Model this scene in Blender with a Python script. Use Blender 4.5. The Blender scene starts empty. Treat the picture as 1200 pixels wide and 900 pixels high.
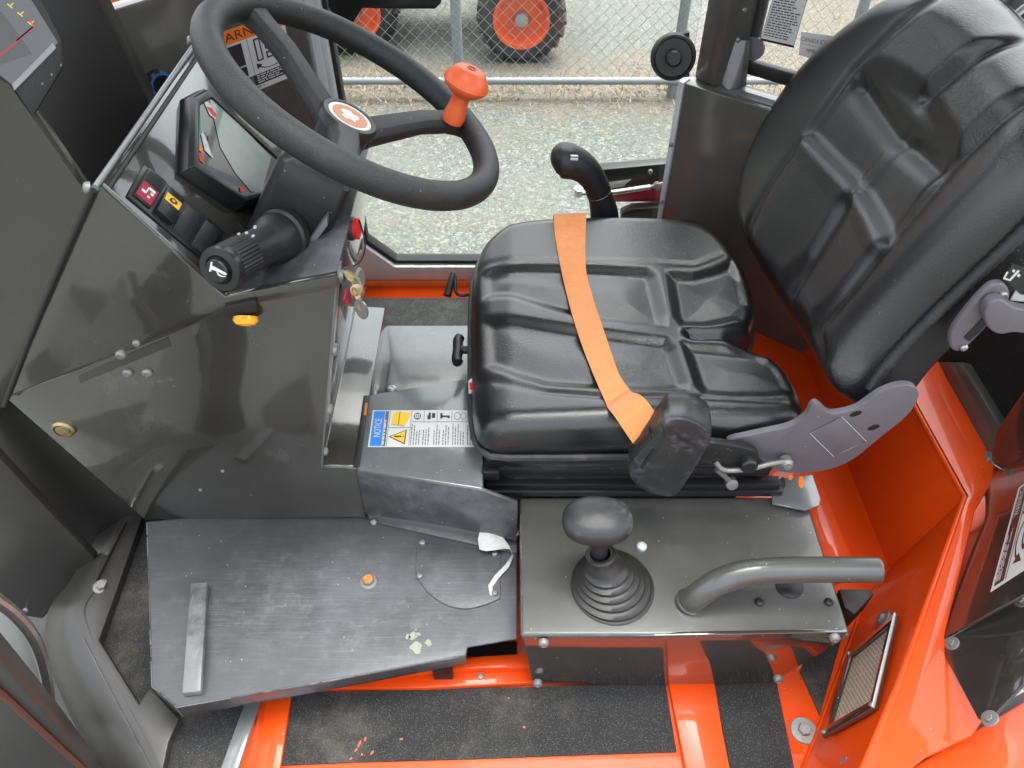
import bpy, bmesh, math, random
import numpy as np
from mathutils import Vector, Matrix, Quaternion
random.seed(7); RNG = np.random.default_rng(7)
SC = bpy.context.scene; COL = SC.collection

# ------------------------------------------------------------------ camera, sky, sun, exposure
FPX, CAMH, PITCH = 900.0, 1.2, math.radians(46)
cd = bpy.data.cameras.new('camera'); cam = bpy.data.objects.new('camera', cd); COL.objects.link(cam)
cam.location = (0, 0, CAMH); cam.rotation_euler = (math.radians(90) - PITCH, 0, 0)
cd.sensor_width = 36; cd.lens = 36 * FPX / 1200; cd.clip_start = .02; cd.clip_end = 200
SC.camera = cam
W = bpy.data.worlds.new('World'); SC.world = W; W.use_nodes = True
nt = W.node_tree; bg = nt.nodes['Background']
SUN_EL, SUN_AZ = 74, 30           # azimuth measured clockwise from +y: from beyond the far window
sky = nt.nodes.new('ShaderNodeTexSky'); sky.sky_type = 'NISHITA'; sky.sun_disc = False
sky.sun_elevation = math.radians(SUN_EL); sky.sun_rotation = math.radians(SUN_AZ)
sky.air_density = 1.0; sky.dust_density = 6.0; sky.ozone_density = 1.0
hs = nt.nodes.new('ShaderNodeHueSaturation'); hs.inputs['Saturation'].default_value = .25
nt.links.new(sky.outputs[0], hs.inputs['Color']); nt.links.new(hs.outputs[0], bg.inputs['Color'])
bg.inputs['Strength'].default_value = .15
sl = bpy.data.lights.new('sun', 'SUN'); sl.energy = .5; sl.angle = math.radians(50); sl.color = (1, .97, .93)
so = bpy.data.objects.new('sun', sl); COL.objects.link(so)
az, el = math.radians(SUN_AZ), math.radians(SUN_EL)
sdir = Vector((math.sin(az) * math.cos(el), math.cos(az) * math.cos(el), math.sin(el)))
so.rotation_euler = sdir.to_track_quat('Z', 'Y').to_euler(); so.location = (2, 4, 6)
vs = SC.view_settings; SC.display_settings.display_device = 'sRGB'
vs.view_transform = 'Standard'; vs.look = 'None'; vs.gamma = 1; vs.use_curve_mapping = False
vs.exposure = 2.35
SC.render.engine = 'CYCLES'; SC.cycles.use_denoising = True
SC.cycles.max_bounces = 8; SC.cycles.transparent_max_bounces = 12; SC.cycles.caustics_reflective = False
SC.cycles.sample_clamp_indirect = 6

# ------------------------------------------------------------------ pixel -> place (only to work out real positions on known planes)
V = np.array
FW = V([0, math.cos(PITCH), -math.sin(PITCH)]); UP = V([0, math.sin(PITCH), math.cos(PITCH)]); RT = V([1., 0, 0]); CC = V([0, 0, CAMH])
def ray(px, py): return FW + RT * (px - 600) / FPX + UP * (450 - py) / FPX
def PZ(px, py, z): d = ray(px, py); return CC + d * ((z - CAMH) / d[2])
def PY(px, py, y): d = ray(px, py); return CC + d * (y / d[1])
def PX(px, py, x): d = ray(px, py); return CC + d * (x / d[0])
def PP(px, py, o, n): d = ray(px, py); return CC + d * (np.dot(V(o) - CC, n) / np.dot(d, n))
def unit(v): v = V(v, dtype=float); return v / np.linalg.norm(v)

# ------------------------------------------------------------------ materials
MATS = {}
def mat(name, col, rough=.5, metal=0., coat=0., var=0., vscale=6., bump=0., bscale=300., scuffs=(), specks=(), rvar=0., spec=.5, coatr=.08, wave=0., sheen=0., coati=1.5, crease=0., zone=None):
    m = bpy.data.materials.new(name); m.use_nodes = True; t = m.node_tree; N = t.nodes; L = t.links
    b = N['Principled BSDF']; tc = N.new('ShaderNodeTexCoord').outputs['Object']
    geo = N.new('ShaderNodeNewGeometry').outputs['Position']
    b.inputs['Roughness'].default_value = rough; b.inputs['Metallic'].default_value = metal
    b.inputs['Coat Weight'].default_value = coat; b.inputs['Coat Roughness'].default_value = coatr; b.inputs['Coat IOR'].default_value = coati
    b.inputs['Specular IOR Level'].default_value = spec
    if sheen: b.inputs['Sheen Weight'].default_value = sheen
    cur = N.new('ShaderNodeRGB').outputs[0]; cur.default_value = (*col, 1)
    def noise(scale, detail=4, rgh=.55, stretch=None, seed=0):
        n = N.new('ShaderNodeTexNoise'); n.inputs['Scale'].default_value = scale; n.inputs['Detail'].default_value = detail; n.inputs['Roughness'].default_value = rgh
        mp = N.new('ShaderNodeMapping'); L.new(geo, mp.inputs['Vector'])
        if stretch: mp.inputs['Rotation'].default_value = stretch[3:6] if len(stretch) > 3 else (0, 0, 0); mp.inputs['Scale'].default_value = stretch[:3]
        mp.inputs['Location'].default_value = (seed * 3.1, seed * 1.7, seed * .9); L.new(mp.outputs[0], n.inputs['Vector'])
        return n.outputs['Fac']
    def ramp(f, lo, hi):
        r = N.new('ShaderNodeMapRange'); r.interpolation_type = 'SMOOTHSTEP'; r.inputs['From Min'].default_value = lo; r.inputs['From Max'].default_value = hi
        L.new(f, r.inputs['Value']); return r.outputs[0]
    def math_(op, a, bv):
        r = N.new('ShaderNodeMath'); r.operation = op
        for i, x in enumerate((a, bv)):
            if isinstance(x, (int, float)): r.inputs[i].default_value = x
            else: L.new(x, r.inputs[i])
        return r.outputs[0]
    def mix(a, c, f):
        r = N.new('ShaderNodeMix'); r.data_type = 'RGBA'; L.new(f, r.inputs[0]); L.new(a, r.inputs[6])
        if isinstance(c, tuple): r.inputs[7].default_value = (*c, 1)
        else: L.new(c, r.inputs[7])
        return r.outputs[2]
    if var:
        f = ramp(noise(vscale, 6, .6), .3, .7)
        cur = mix(cur, tuple(min(1, c * (1 + var) + .004 * var) for c in col), f)
        f2 = ramp(noise(vscale * 4.3, 5, .6, seed=3), .35, .75)
        cur = mix(cur, tuple(c * (1 - var * .6) for c in col), f2)
    rsum = None
    if zone is not None:      # where feet have rubbed: an ellipse on the plate, broken up by noise
        vm = N.new('ShaderNodeVectorMath'); vm.operation = 'SUBTRACT'; vm.inputs[1].default_value = zone[0]; L.new(geo, vm.inputs[0])
        vd = N.new('ShaderNodeVectorMath'); vd.operation = 'DIVIDE'; vd.inputs[1].default_value = zone[1]; L.new(vm.outputs[0], vd.inputs[0])
        vl = N.new('ShaderNodeVectorMath'); vl.operation = 'LENGTH'; L.new(vd.outputs[0], vl.inputs[0])
        zf = math_('ADD', math_('MULTIPLY', ramp(math_('ADD', vl.outputs['Value'], math_('MULTIPLY', noise(9, 6, .7, seed=21), .9)), 1.75, .75), 1 - zone[2]), zone[2])
    for i, s in enumerate(scuffs):        # (colour, scale, lo, hi, amount, stretch)
        f = ramp(noise(s[1], 7, .68, s[5] if len(s) > 5 else None, seed=5 + i), s[2], s[3])
        f = math_('MULTIPLY', f, s[4])
        if zone is not None: f = math_('MULTIPLY', f, zf)
        cur = mix(cur, s[0], f)
        rsum = f if rsum is None else math_('ADD', rsum, f)
    for i, s in enumerate(specks):        # (colour, scale, radius, density)
        v = N.new('ShaderNodeTexVoronoi'); v.inputs['Scale'].default_value = s[1]; L.new(geo, v.inputs['Vector'])
        a = math_('LESS_THAN', v.outputs['Distance'], s[2])
        sp = N.new('ShaderNodeSeparateColor'); L.new(v.outputs['Color'], sp.inputs[0])
        a = math_('MULTIPLY', a, math_('LESS_THAN', sp.outputs[0], s[3])); cur = mix(cur, s[0], a)
    L.new(cur, b.inputs['Base Color'])
    rr = None
    if rvar: rr = math_('ADD', math_('MULTIPLY', noise(vscale * 2.2, 6, .65, seed=9), rvar * 2), rough - rvar)
    if rsum is not None:
        rr = math_('ADD', rr if rr is not None else rough, math_('MULTIPLY', rsum, .35))
    if rr is not None: L.new(rr, b.inputs['Roughness'])
    h = None
    if bump:
        h = math_('MULTIPLY', noise(bscale, 3, .6, seed=2), bump)
    if crease:
        vz = N.new('ShaderNodeTexVoronoi'); vz.feature = 'DISTANCE_TO_EDGE'; vz.inputs['Scale'].default_value = 85; mpv = N.new('ShaderNodeMapping'); L.new(geo, mpv.inputs['Vector'])
        ns = N.new('ShaderNodeTexNoise'); ns.inputs['Scale'].default_value = 40; L.new(geo, ns.inputs['Vector']); av = N.new('ShaderNodeVectorMath'); av.operation = 'MULTIPLY_ADD'; av.inputs[1].default_value = (.02, .02, .02); L.new(ns.outputs['Color'], av.inputs[0]); L.new(geo, av.inputs[2]); L.new(av.outputs[0], vz.inputs['Vector'])
        c_ = math_('MULTIPLY', math_('MULTIPLY', ramp(vz.outputs['Distance'], 0, .06), ramp(noise(7, 3, .5, seed=31), .42, .62)), crease); h = c_ if h is None else math_('ADD', h, c_)
    if wave:   # slow waviness of sheet metal / orange peel
        w_ = math_('MULTIPLY', noise(14, 2, .5, seed=4), wave); h = w_ if h is None else math_('ADD', h, w_)
    if h is not None:
        bp = N.new('ShaderNodeBump'); bp.inputs['Strength'].default_value = 1; bp.inputs['Distance'].default_value = .01
        L.new(h, bp.inputs['Height']); L.new(bp.outputs[0], b.inputs['Normal'])
        if coat: L.new(bp.outputs[0], b.inputs['Coat Normal'])
    MATS[name] = m; return m

GREY = (.042, .040, .035)
mat('dark_paint', (.030, .0285, .025), .25, coat=1, coati=1.65, coatr=.03, var=.18, vscale=5, bump=.004, bscale=260, wave=.02, rvar=.05,
    scuffs=(((.16, .16, .15), 9, .56, .78, .28), ((.26, .25, .235), 34, .67, .75, .32, (1, 12, 1, .3, .2, .4)), ((.24, .235, .22), 30, .68, .75, .28, (14, 1, 1, 0, .5, .2))),
    specks=(((.14, .14, .13), 160, .09, .05),))
mat('worn_paint', (.036, .036, .036), .38, coat=.3, coatr=.2, var=.35, vscale=4, bump=.012, bscale=240, rvar=.1,
    scuffs=(((.175, .185, .20), 4, .40, .68, .85), ((.30, .31, .33), 30, .62, .74, .30, (1.5, 12, 1, 0, 0, 1.2)), ((.34, .35, .36), 30, .64, .76, .28, (12, 1.5, 1, 0, 0, .5)),
            ((.28, .28, .28), 60, .66, .74, .22, (1, 14, 1, 0, 0, 2.2))),
    specks=(((.5, .5, .48), 130, .12, .08),))
mat('plate_paint', (.12, .128, .128), .3, coat=.8, coati=1.6, coatr=.15, var=.2, vscale=6, bump=.006, bscale=220, rvar=.08,
    scuffs=(((.24, .25, .25), 12, .55, .75, .35), ((.36, .36, .35), 50, .68, .75, .2, (8, 1, 1, 0, 0, .3))), specks=(((.5, .48, .44), 170, .12, .07),))
mat('box_paint', (.066, .065, .061), .36, coat=.5, coati=1.5, coatr=.10, var=.14, vscale=6, bump=.008, bscale=240, wave=.01, rvar=.06,
    scuffs=(((.22, .22, .21), 14, .6, .78, .25), ((.42, .41, .38), 55, .70, .76, .3, (1, 8, 1, .4, .1, .9))), specks=(((.5, .48, .44), 150, .12, .06),))
mat('glossy_dark', (.030, .026, .023), .14, coat=1, coati=1.6, coatr=.03, var=.12, vscale=6, bump=.004, bscale=200, rvar=.05,
    scuffs=(((.25, .23, .20), 48, .69, .76, .3, (9, 1, 1, 0, .2, 0)),), specks=(((.5, .48, .44), 150, .12, .05),))
mat('black_panel', (.009, .008, .008), .45, var=.2, vscale=5, bump=.01, bscale=300)
mat('orange_paint', (.64, .058, .0035), .38, spec=.2, coat=.32, coatr=.03, var=.08, vscale=4, bump=.003, bscale=200, wave=.012, rvar=.05,
    scuffs=(((.34, .16, .09), 13, .62, .82, .22),), specks=(((.62, .50, .40), 140, .11, .045), ((.10, .04, .02), 120, .09, .04)))
mat('lit_pale_orange', (.80, .18, .045), .35, coat=.2, var=.1, scuffs=(((.5, .3, .2), 10, .55, .8, .3),))  # paler orange; daylight on the far sill is put into the colour
mat('grip_mat', (.013, .013, .0135), .8, var=.3, vscale=5, bump=.10, bscale=900, scuffs=(((.17, .15, .12), 5, .50, .76, .55), ((.08, .08, .075), 34, .55, .75, .35)),
    specks=(((.26, .25, .23), 900, .26, .14), ((.12, .12, .11), 600, .3, .2)))
mat('dusty_mat', (.085, .088, .085), .8, var=.3, vscale=8, bump=.10, bscale=900, scuffs=(((.28, .28, .25), 16, .5, .75, .6),), specks=(((.6, .6, .56), 420, .22, .18),))
mat('wheel_rubber', (.014, .014, .0145), .48, var=.2, vscale=12, bump=.085, bscale=540, rvar=.06, scuffs=(((.10, .10, .10), 26, .6, .8, .35),), specks=(((.35, .35, .33), 180, .11, .07),))
mat('black_plastic', (.013, .013, .0135), .42, var=.15, vscale=14, bump=.035, bscale=480, rvar=.06, scuffs=(((.11, .11, .11), 22, .62, .8, .4),), specks=(((.42, .42, .4), 190, .11, .06),))
mat('smooth_plastic', (.012, .012, .013), .3, var=.1, vscale=14, bump=.004, bscale=400, rvar=.06)
mat('scuffed_plastic', (.021, .021, .022), .42, var=.25, vscale=16, bump=.02, bscale=400, scuffs=(((.20, .21, .22), 24, .5, .75, .6), ((.45, .45, .45), 60, .66, .73, .4, (1, 6, 1, .5, .3, .8))))
mat('vinyl', (.0095, .0095, .0105), .33, var=.2, vscale=7, bump=.032, bscale=300, rvar=.07, spec=.6, coat=.5, coatr=.20, crease=.012,
    scuffs=(((.075, .075, .078), 10, .62, .82, .30), ((.30, .28, .24), 38, .68, .76, .30)), specks=(((.4, .38, .34), 170, .10, .035),))
mat('vinyl_back', (.0105, .0105, .0115), .36, var=.2, vscale=7, bump=.032, bscale=300, rvar=.08, spec=.55, coat=.4, coatr=.24, crease=.014,
    scuffs=(((.06, .06, .062), 9, .58, .82, .35), ((.28, .26, .22), 38, .67, .76, .30)), specks=(((.3, .28, .25), 170, .09, .03),))
mat('stitch_vinyl', (.022, .022, .024), .5, var=.2, bump=.05, bscale=700, scuffs=(((.16, .15, .14), 30, .5, .75, .4),))
mat('grey_plastic', (.128, .122, .134), .48, var=.08, vscale=10, bump=.006, bscale=300, scuffs=(((.34, .32, .33), 26, .64, .78, .35),), specks=(((.6, .6, .58), 150, .1, .05),))
mat('zinc', (.25, .245, .235), .5, metal=.6, var=.2, vscale=60, bump=.01, bscale=400, rvar=.1)
mat('steel', (.42, .42, .40), .35, metal=.9, var=.2, vscale=30, rvar=.1)
mat('rust', (.55, .22, .04), .6, metal=.3, var=.5, vscale=120)
mat('brass', (.40, .32, .18), .35, metal=.9, var=.3, vscale=60)
mat('rubber_black', (.012, .012, .012), .5, bump=.01, bscale=300)
mat('boot_rubber', (.020, .019, .018), .40, var=.2, vscale=20, scuffs=(((.16, .14, .12), 40, .62, .76, .4),))
mat('frame_grey', (.58, .61, .62), .35, metal=.2, var=.1, coat=.2)
mat('side_paint', (.026, .0235, .021), .3, coat=1, coati=1.5, coatr=.1, var=.12, vscale=5, wave=.01, specks=(((.15, .14, .13), 150, .09, .03),))
mat('light_grey', (.19, .195, .195), .35, coat=.3, var=.1)
mat('pillar_paint', (.076, .073, .067), .3, coat=.8, coatr=.06, var=.12, vscale=5, bump=.008, bscale=240, wave=.01, scuffs=(((.3, .3, .28), 40, .68, .75, .2, (1, 8, 1, 0, .5, 0)),), specks=(((.18, .17, .16), 150, .09, .03),))
mat('webbing', (.84, .30, .095), .75, var=.10, vscale=18, bump=.10, bscale=700, sheen=.2, scuffs=(((.55, .18, .06), 13, .52, .78, .4), ((.35, .14, .07), 60, .68, .76, .35)))
mat('knob_orange', (.66, .105, .026), .42, var=.08, vscale=20, bump=.008, bscale=300, scuffs=(((.9, .35, .2), 30, .62, .8, .3),))
mat('white_print', (.62, .62, .61), .4); mat('black_print', (.02, .02, .02), .45); mat('grey_print', (.12, .12, .12), .5)
mat('blue_print', (.03, .22, .70), .4); mat('yellow_print', (.85, .50, .02), .4); mat('orange_print', (.85, .19, .01), .4)
mat('red_print', (.65, .02, .02), .4); mat('maroon_print', (.30, .012, .04), .3); mat('green_print', (.03, .42, .22), .4)
mat('pale_orange', (.46, .14, .04), .35); mat('yellow_line', (.65, .55, .05), .5); mat('brown_print', (.10, .035, .025), .4)
mat('paper', (.52, .51, .50), .7, var=.1, vscale=40, bump=.02, bscale=200)
mat('dim_print', (.055, .06, .056), .3)
mat('amber_lens', (.95, .42, .01), .25, coat=.5)
mat('paint_drip', (.26, .275, .21), .6, var=.2, vscale=60)
mat('cream_panel', (.62, .64, .60), .35, var=.06)
mat('carpet', (.006, .0055, .006), .95, bump=.25, bscale=420, var=.6, vscale=60)
mat('galvanised', (.20, .22, .23), .5, metal=.3, var=.12, vscale=20)
mat('wire', (.36, .385, .39), .4, metal=.2)
mat('satin_dark', (.030, .0285, .026), .42, coat=.25, coatr=.3, var=.2, vscale=6, bump=.006, bscale=260, scuffs=(((.12, .12, .12), 9, .55, .75, .35), ((.22, .22, .21), 30, .66, .75, .3, (1, 10, 1, .3, .2, .4))), specks=(((.25, .24, .23), 150, .09, .04),))
mat('tyre_rubber', (.022, .022, .024), .75, var=.3, vscale=12, bump=.02, bscale=120)
mat('wheel_orange', (.62, .085, .02), .35, var=.08)
mat('vent_foam', (.50, .42, .33), .85, var=.2, vscale=60)
mat('hood_white', (.72, .74, .76), .3)
mat('dial_face', (.018, .020, .020), .12, coat=1.0, coatr=.03, var=.1)
mat('lcd', (.20, .23, .22), .08, coat=1.0, coatr=.02, var=.15, vscale=10)

def glass(name, tint, refl=1.0):
    m = bpy.data.materials.new(name); m.use_nodes = True; t = m.node_tree; t.nodes.clear(); N = t.nodes; L = t.links
    o = N.new('ShaderNodeOutputMaterial'); tr = N.new('ShaderNodeBsdfTransparent'); tr.inputs[0].default_value = (*tint, 1)
    g = N.new('ShaderNodeBsdfGlossy'); g.inputs['Roughness'].default_value = .02; fr = N.new('ShaderNodeFresnel'); fr.inputs[0].default_value = 1.45
    mu = N.new('ShaderNodeMath'); mu.operation = 'MULTIPLY'; mu.inputs[1].default_value = refl; L.new(fr.outputs[0], mu.inputs[0])
    mx = N.new('ShaderNodeMixShader'); L.new(mu.outputs[0], mx.inputs[0]); L.new(tr.outputs[0], mx.inputs[1]); L.new(g.outputs[0], mx.inputs[2]); L.new(mx.outputs[0], o.inputs[0])
    MATS[name] = m
PLC = tuple(PZ(440, 715, .1))
mat('platform_paint', (.036, .036, .036), .42, coat=.25, coatr=.25, var=.25, vscale=4, bump=.008, bscale=260, rvar=.08, zone=(PLC, (.30, .115, .3), .22),
    scuffs=(((.125, .13, .14), 5, .26, .62, .9), ((.22, .225, .23), 26, .50, .70, .40), ((.22, .23, .24), 14, .52, .68, .28, (1.2, 22, 1, 0, 0, .15)), ((.22, .23, .24), 12, .54, .68, .28, (1.0, 30, 1, 0, 0, 1.15)), ((.22, .23, .24), 16, .54, .68, .28, (1.4, 26, 1, 0, 0, 2.3)),
            ((.30, .30, .31), 70, .60, .70, .35, (1, 22, 1, 0, 0, .75))), specks=(((.42, .42, .40), 130, .10, .06),))
mat('scraped_bar', (.055, .057, .058), .36, coat=.3, coatr=.2, var=.3, vscale=20, scuffs=(((.20, .205, .21), 14, .38, .62, .7), ((.32, .32, .315), 40, .55, .7, .4, (12, 1, 1, 0, 0, .2))))
glass('clear_glass', (.95, .97, .96), .7); glass('smoked_glass', (.45, .47, .46), 1.0)

def gravel(name, cols, scale, dust, dscale=1.3, cols2=None):
    m = bpy.data.materials.new(name); m.use_nodes = True; t = m.node_tree; N = t.nodes; L = t.links; b = N['Principled BSDF']
    b.inputs['Roughness'].default_value = .9; b.inputs['Specular IOR Level'].default_value = .2
    g = N.new('ShaderNodeNewGeometry').outputs['Position']
    nz = N.new('ShaderNodeTexNoise'); nz.inputs['Scale'].default_value = 30; L.new(g, nz.inputs['Vector'])
    ad = N.new('ShaderNodeVectorMath'); ad.operation = 'MULTIPLY_ADD'; ad.inputs[1].default_value = (.02, .02, .02); L.new(nz.outputs['Color'], ad.inputs[0]); L.new(g, ad.inputs[2])
    cur = None; hs_ = []
    for k, sc in enumerate((scale, scale * 2.3)):
        v = N.new('ShaderNodeTexVoronoi'); v.inputs['Scale'].default_value = sc; L.new(ad.outputs[0], v.inputs['Vector'])
        s = N.new('ShaderNodeSeparateColor'); L.new(v.outputs['Color'], s.inputs[0])
        if k == 0: s_first = s
        r = N.new('ShaderNodeValToRGB'); r.color_ramp.interpolation = 'CONSTANT'; e = r.color_ramp.elements
        while len(e) < len(cols): e.new(1)
        for i, c in enumerate(cols): e[i].position = i / len(cols); e[i].color = (*c, 1)
        L.new(s.outputs[k], r.inputs[0])
        if cur is None: cur = r.outputs[0]
        else:
            mx = N.new('ShaderNodeMix'); mx.data_type = 'RGBA'; mx.inputs[0].default_value = .45; L.new(cur, mx.inputs[6]); L.new(r.outputs[0], mx.inputs[7]); cur = mx.outputs[2]
        hs_.append(v.outputs['Distance'])
    n2 = N.new('ShaderNodeTexNoise'); n2.inputs['Scale'].default_value = dscale; n2.inputs['Detail'].default_value = 8; n2.inputs['Roughness'].default_value = .65; L.new(g, n2.inputs['Vector'])
    mr = N.new('ShaderNodeMapRange'); mr.inputs['From Min'].default_value = .4; mr.inputs['From Max'].default_value = .68; mr.inputs['To Max'].default_value = .6; L.new(n2.outputs['Fac'], mr.inputs[0])
    mx = N.new('ShaderNodeMix'); mx.data_type = 'RGBA'; L.new(mr.outputs[0], mx.inputs[0]); L.new(cur, mx.inputs[6]); mx.inputs[7].default_value = (*dust, 1); cur = mx.outputs[2]
    if cols2:      # bare earth and dead grass along the fence line
        r = N.new('ShaderNodeValToRGB'); r.color_ramp.interpolation = 'CONSTANT'; e = r.color_ramp.elements
        while len(e) < len(cols2): e.new(1)
        for i, c in enumerate(cols2): e[i].position = i / len(cols2); e[i].color = (*c, 1)
        L.new(s_first.outputs[2], r.inputs[0])
        sx = N.new('ShaderNodeSeparateXYZ'); L.new(g, sx.inputs[0])
        def mm(op, a_, b_):
            q = N.new('ShaderNodeMath'); q.operation = op
            for i_, x_ in enumerate((a_, b_)):
                if isinstance(x_, (int, float)): q.inputs[i_].default_value = x_
                else: L.new(x_, q.inputs[i_])
            return q.outputs[0]
        n3 = N.new('ShaderNodeTexNoise'); n3.inputs['Scale'].default_value = 5; n3.inputs['Detail'].default_value = 9; n3.inputs['Roughness'].default_value = .7; L.new(g, n3.inputs['Vector'])
        # fence line y = 3.55, and to the right of x = 1.55 it runs off at an angle
        line = mm('ADD', 3.70, mm('MULTIPLY', mm('MAXIMUM', mm('SUBTRACT', sx.outputs[0], 1.0), 0), .2))
        dist = mm('ABSOLUTE', mm('SUBTRACT', sx.outputs[1], line), 0)
        wid = mm('ADD', .13, mm('MULTIPLY', mm('MAXIMUM', mm('SUBTRACT', sx.outputs[0], .9), 0), 1.2))
        mr2 = N.new('ShaderNodeMapRange'); mr2.inputs['From Min'].default_value = .40; mr2.inputs['From Max'].default_value = .02; L.new(mm('ADD', mm('SUBTRACT', dist, wid), mm('MULTIPLY', mm('SUBTRACT', n3.outputs['Fac'], .5), 1.3)), mr2.inputs[0])
        mr2.inputs['To Max'].default_value = .75
        mx = N.new('ShaderNodeMix'); mx.data_type = 'RGBA'; L.new(mr2.outputs[0], mx.inputs[0]); L.new(cur, mx.inputs[6]); L.new(r.outputs[0], mx.inputs[7]); cur = mx.outputs[2]
    L.new(cur, b.inputs['Base Color'])
    a = N.new('ShaderNodeMath'); a.operation = 'ADD'; L.new(hs_[0], a.inputs[0]); L.new(hs_[1], a.inputs[1])
    bp = N.new('ShaderNodeBump'); bp.invert = True; bp.inputs['Strength'].default_value = .7; bp.inputs['Distance'].default_value = .006; L.new(a.outputs[0], bp.inputs['Height']); L.new(bp.outputs[0], b.inputs['Normal'])
    MATS[name] = m
gravel('gravel', [(0.093, 0.106, 0.097), (0.133, 0.144, 0.132), (0.060, 0.073, 0.069), (0.162, 0.166, 0.149), (0.110, 0.119, 0.109), (0.271, 0.274, 0.254), (0.074, 0.088, 0.084), (0.157, 0.146, 0.119), (0.120, 0.130, 0.122)], 84, (0.139, 0.144, 0.126), 1.3, [(0.139, 0.116, 0.086), (0.170, 0.146, 0.111), (0.089, 0.081, 0.063), (0.197, 0.175, 0.140), (0.144, 0.130, 0.104), (0.129, 0.133, 0.117), (0.158, 0.123, 0.088)])
mat('dry_grass', (.27, .225, .14), .8, var=.5, vscale=3)

# ------------------------------------------------------------------ mesh helpers
class MB:
    def __init__(s): s.v = []; s.f = []; s.mi = []
    def add(s, vs_, fs, mi=0):
        k = len(s.v); s.v += [tuple(map(float, p)) for p in vs_]; s.f += [tuple(i + k for i in f) for f in fs]; s.mi += [mi] * len(fs); return s
    def prism(s, pts, vec, mi=0):
        n = len(pts); vec = V(vec, dtype=float); top = [V(p, dtype=float) for p in pts]; bot = [p + vec for p in top]
        fs = [tuple(range(n)), tuple(range(2 * n - 1, n - 1, -1))] + [(i, i + n, (i + 1) % n + n, (i + 1) % n) for i in range(n)]
        return s.add(top + bot, fs, mi)
    def poly(s, pts, mi=0): return s.add(pts, [tuple(range(len(pts)))], mi)
    def box(s, c, size, R=None, mi=0):
        R = np.eye(3) if R is None else R; c = V(c); a, b_, d = [V(R)[:, i] * size[i] / 2 for i in range(3)]
        return s.prism([c - a - b_ - d, c + a - b_ - d, c + a + b_ - d, c - a + b_ - d], 2 * d, mi)
    def tube(s, pts, r, seg=12, mi=0, caps=True, closed=False, flat=1.0, nrm=None):
        pts = [V(p, dtype=float) for p in pts]; n = len(pts); rs = [r] * n if np.isscalar(r) else list(r)
        if closed: tg = [unit(pts[(i + 1) % n] - pts[i - 1]) for i in range(n)]
        else: tg = [unit(pts[min(i + 1, n - 1)] - pts[max(i - 1, 0)]) for i in range(n)]
        a = V(nrm) if nrm is not None else (V([0, 0, 1.]) if abs(tg[0][2]) < .9 else V([1., 0, 0]))
        vs_ = []
        for i in range(n):
            a = unit(a - tg[i] * np.dot(a, tg[i])); b_ = np.cross(tg[i], a)
            for k in range(seg):
                th = 2 * math.pi * k / seg; vs_.append(pts[i] + rs[i] * (math.cos(th) * a * flat + math.sin(th) * b_))
        fs = []
        for i in range(n if closed else n - 1):
            j = (i + 1) % n
            for k in range(seg): fs.append((i * seg + k, i * seg + (k + 1) % seg, j * seg + (k + 1) % seg, j * seg + k))
        if caps and not closed: fs += [tuple(range(seg - 1, -1, -1)), tuple(range((n - 1) * seg, n * seg))]
        return s.add(vs_, fs, mi)
    def lathe(s, prof, o, ax, seg=24, mi=0, squash=None, caps=True):
        o = V(o, dtype=float); ax = unit(ax); a = unit(np.cross(ax, [0, 1, 0] if abs(ax[1]) < .9 else [1, 0, 0])); b_ = np.cross(ax, a)
        if squash: a = a * squash
        vs_ = [o + ax * h + rr * (math.cos(2 * math.pi * k / seg) * a + math.sin(2 * math.pi * k / seg) * b_) for rr, h in prof for k in range(seg)]
        n = len(prof); fs = [(i * seg + k, i * seg + (k + 1) % seg, (i + 1) * seg + (k + 1) % seg, (i + 1) * seg + k) for i in range(n - 1) for k in range(seg)]
        if caps: fs += [tuple(range(seg - 1, -1, -1)), tuple(range((n - 1) * seg, n * seg))]
        return s.add(vs_, fs, mi)
    def grid(s, rows, mi=0, closed=False):
        n, m_ = len(rows), len(rows[0]); fs = [(i * m_ + j, i * m_ + (j + 1) % m_, (i + 1) * m_ + (j + 1) % m_, (i + 1) * m_ + j) for i in range(n - 1) for j in range(m_ if closed else m_ - 1)]
        return s.add([p for r in rows for p in r], fs, mi)
    def ribbon(s, left, right, th, mi=0):      # a strap with real thickness
        n = len(left); L_ = [V(p) for p in left]; R_ = [V(p) for p in right]; top, bot = [], []
        for i in range(n):
            j, k = min(i + 1, n - 1), max(i - 1, 0); nn = unit(np.cross(R_[i] - L_[i], (L_[j] + R_[j]) - (L_[k] + R_[k])))
            if nn[2] < 0: nn = -nn
            top.append((L_[i] + nn * th / 2, R_[i] + nn * th / 2)); bot.append((L_[i] - nn * th / 2, R_[i] - nn * th / 2))
        return s.grid([[top[i][0], top[i][1], bot[i][1], bot[i][0]] for i in range(n)], mi, closed=True)

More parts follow.
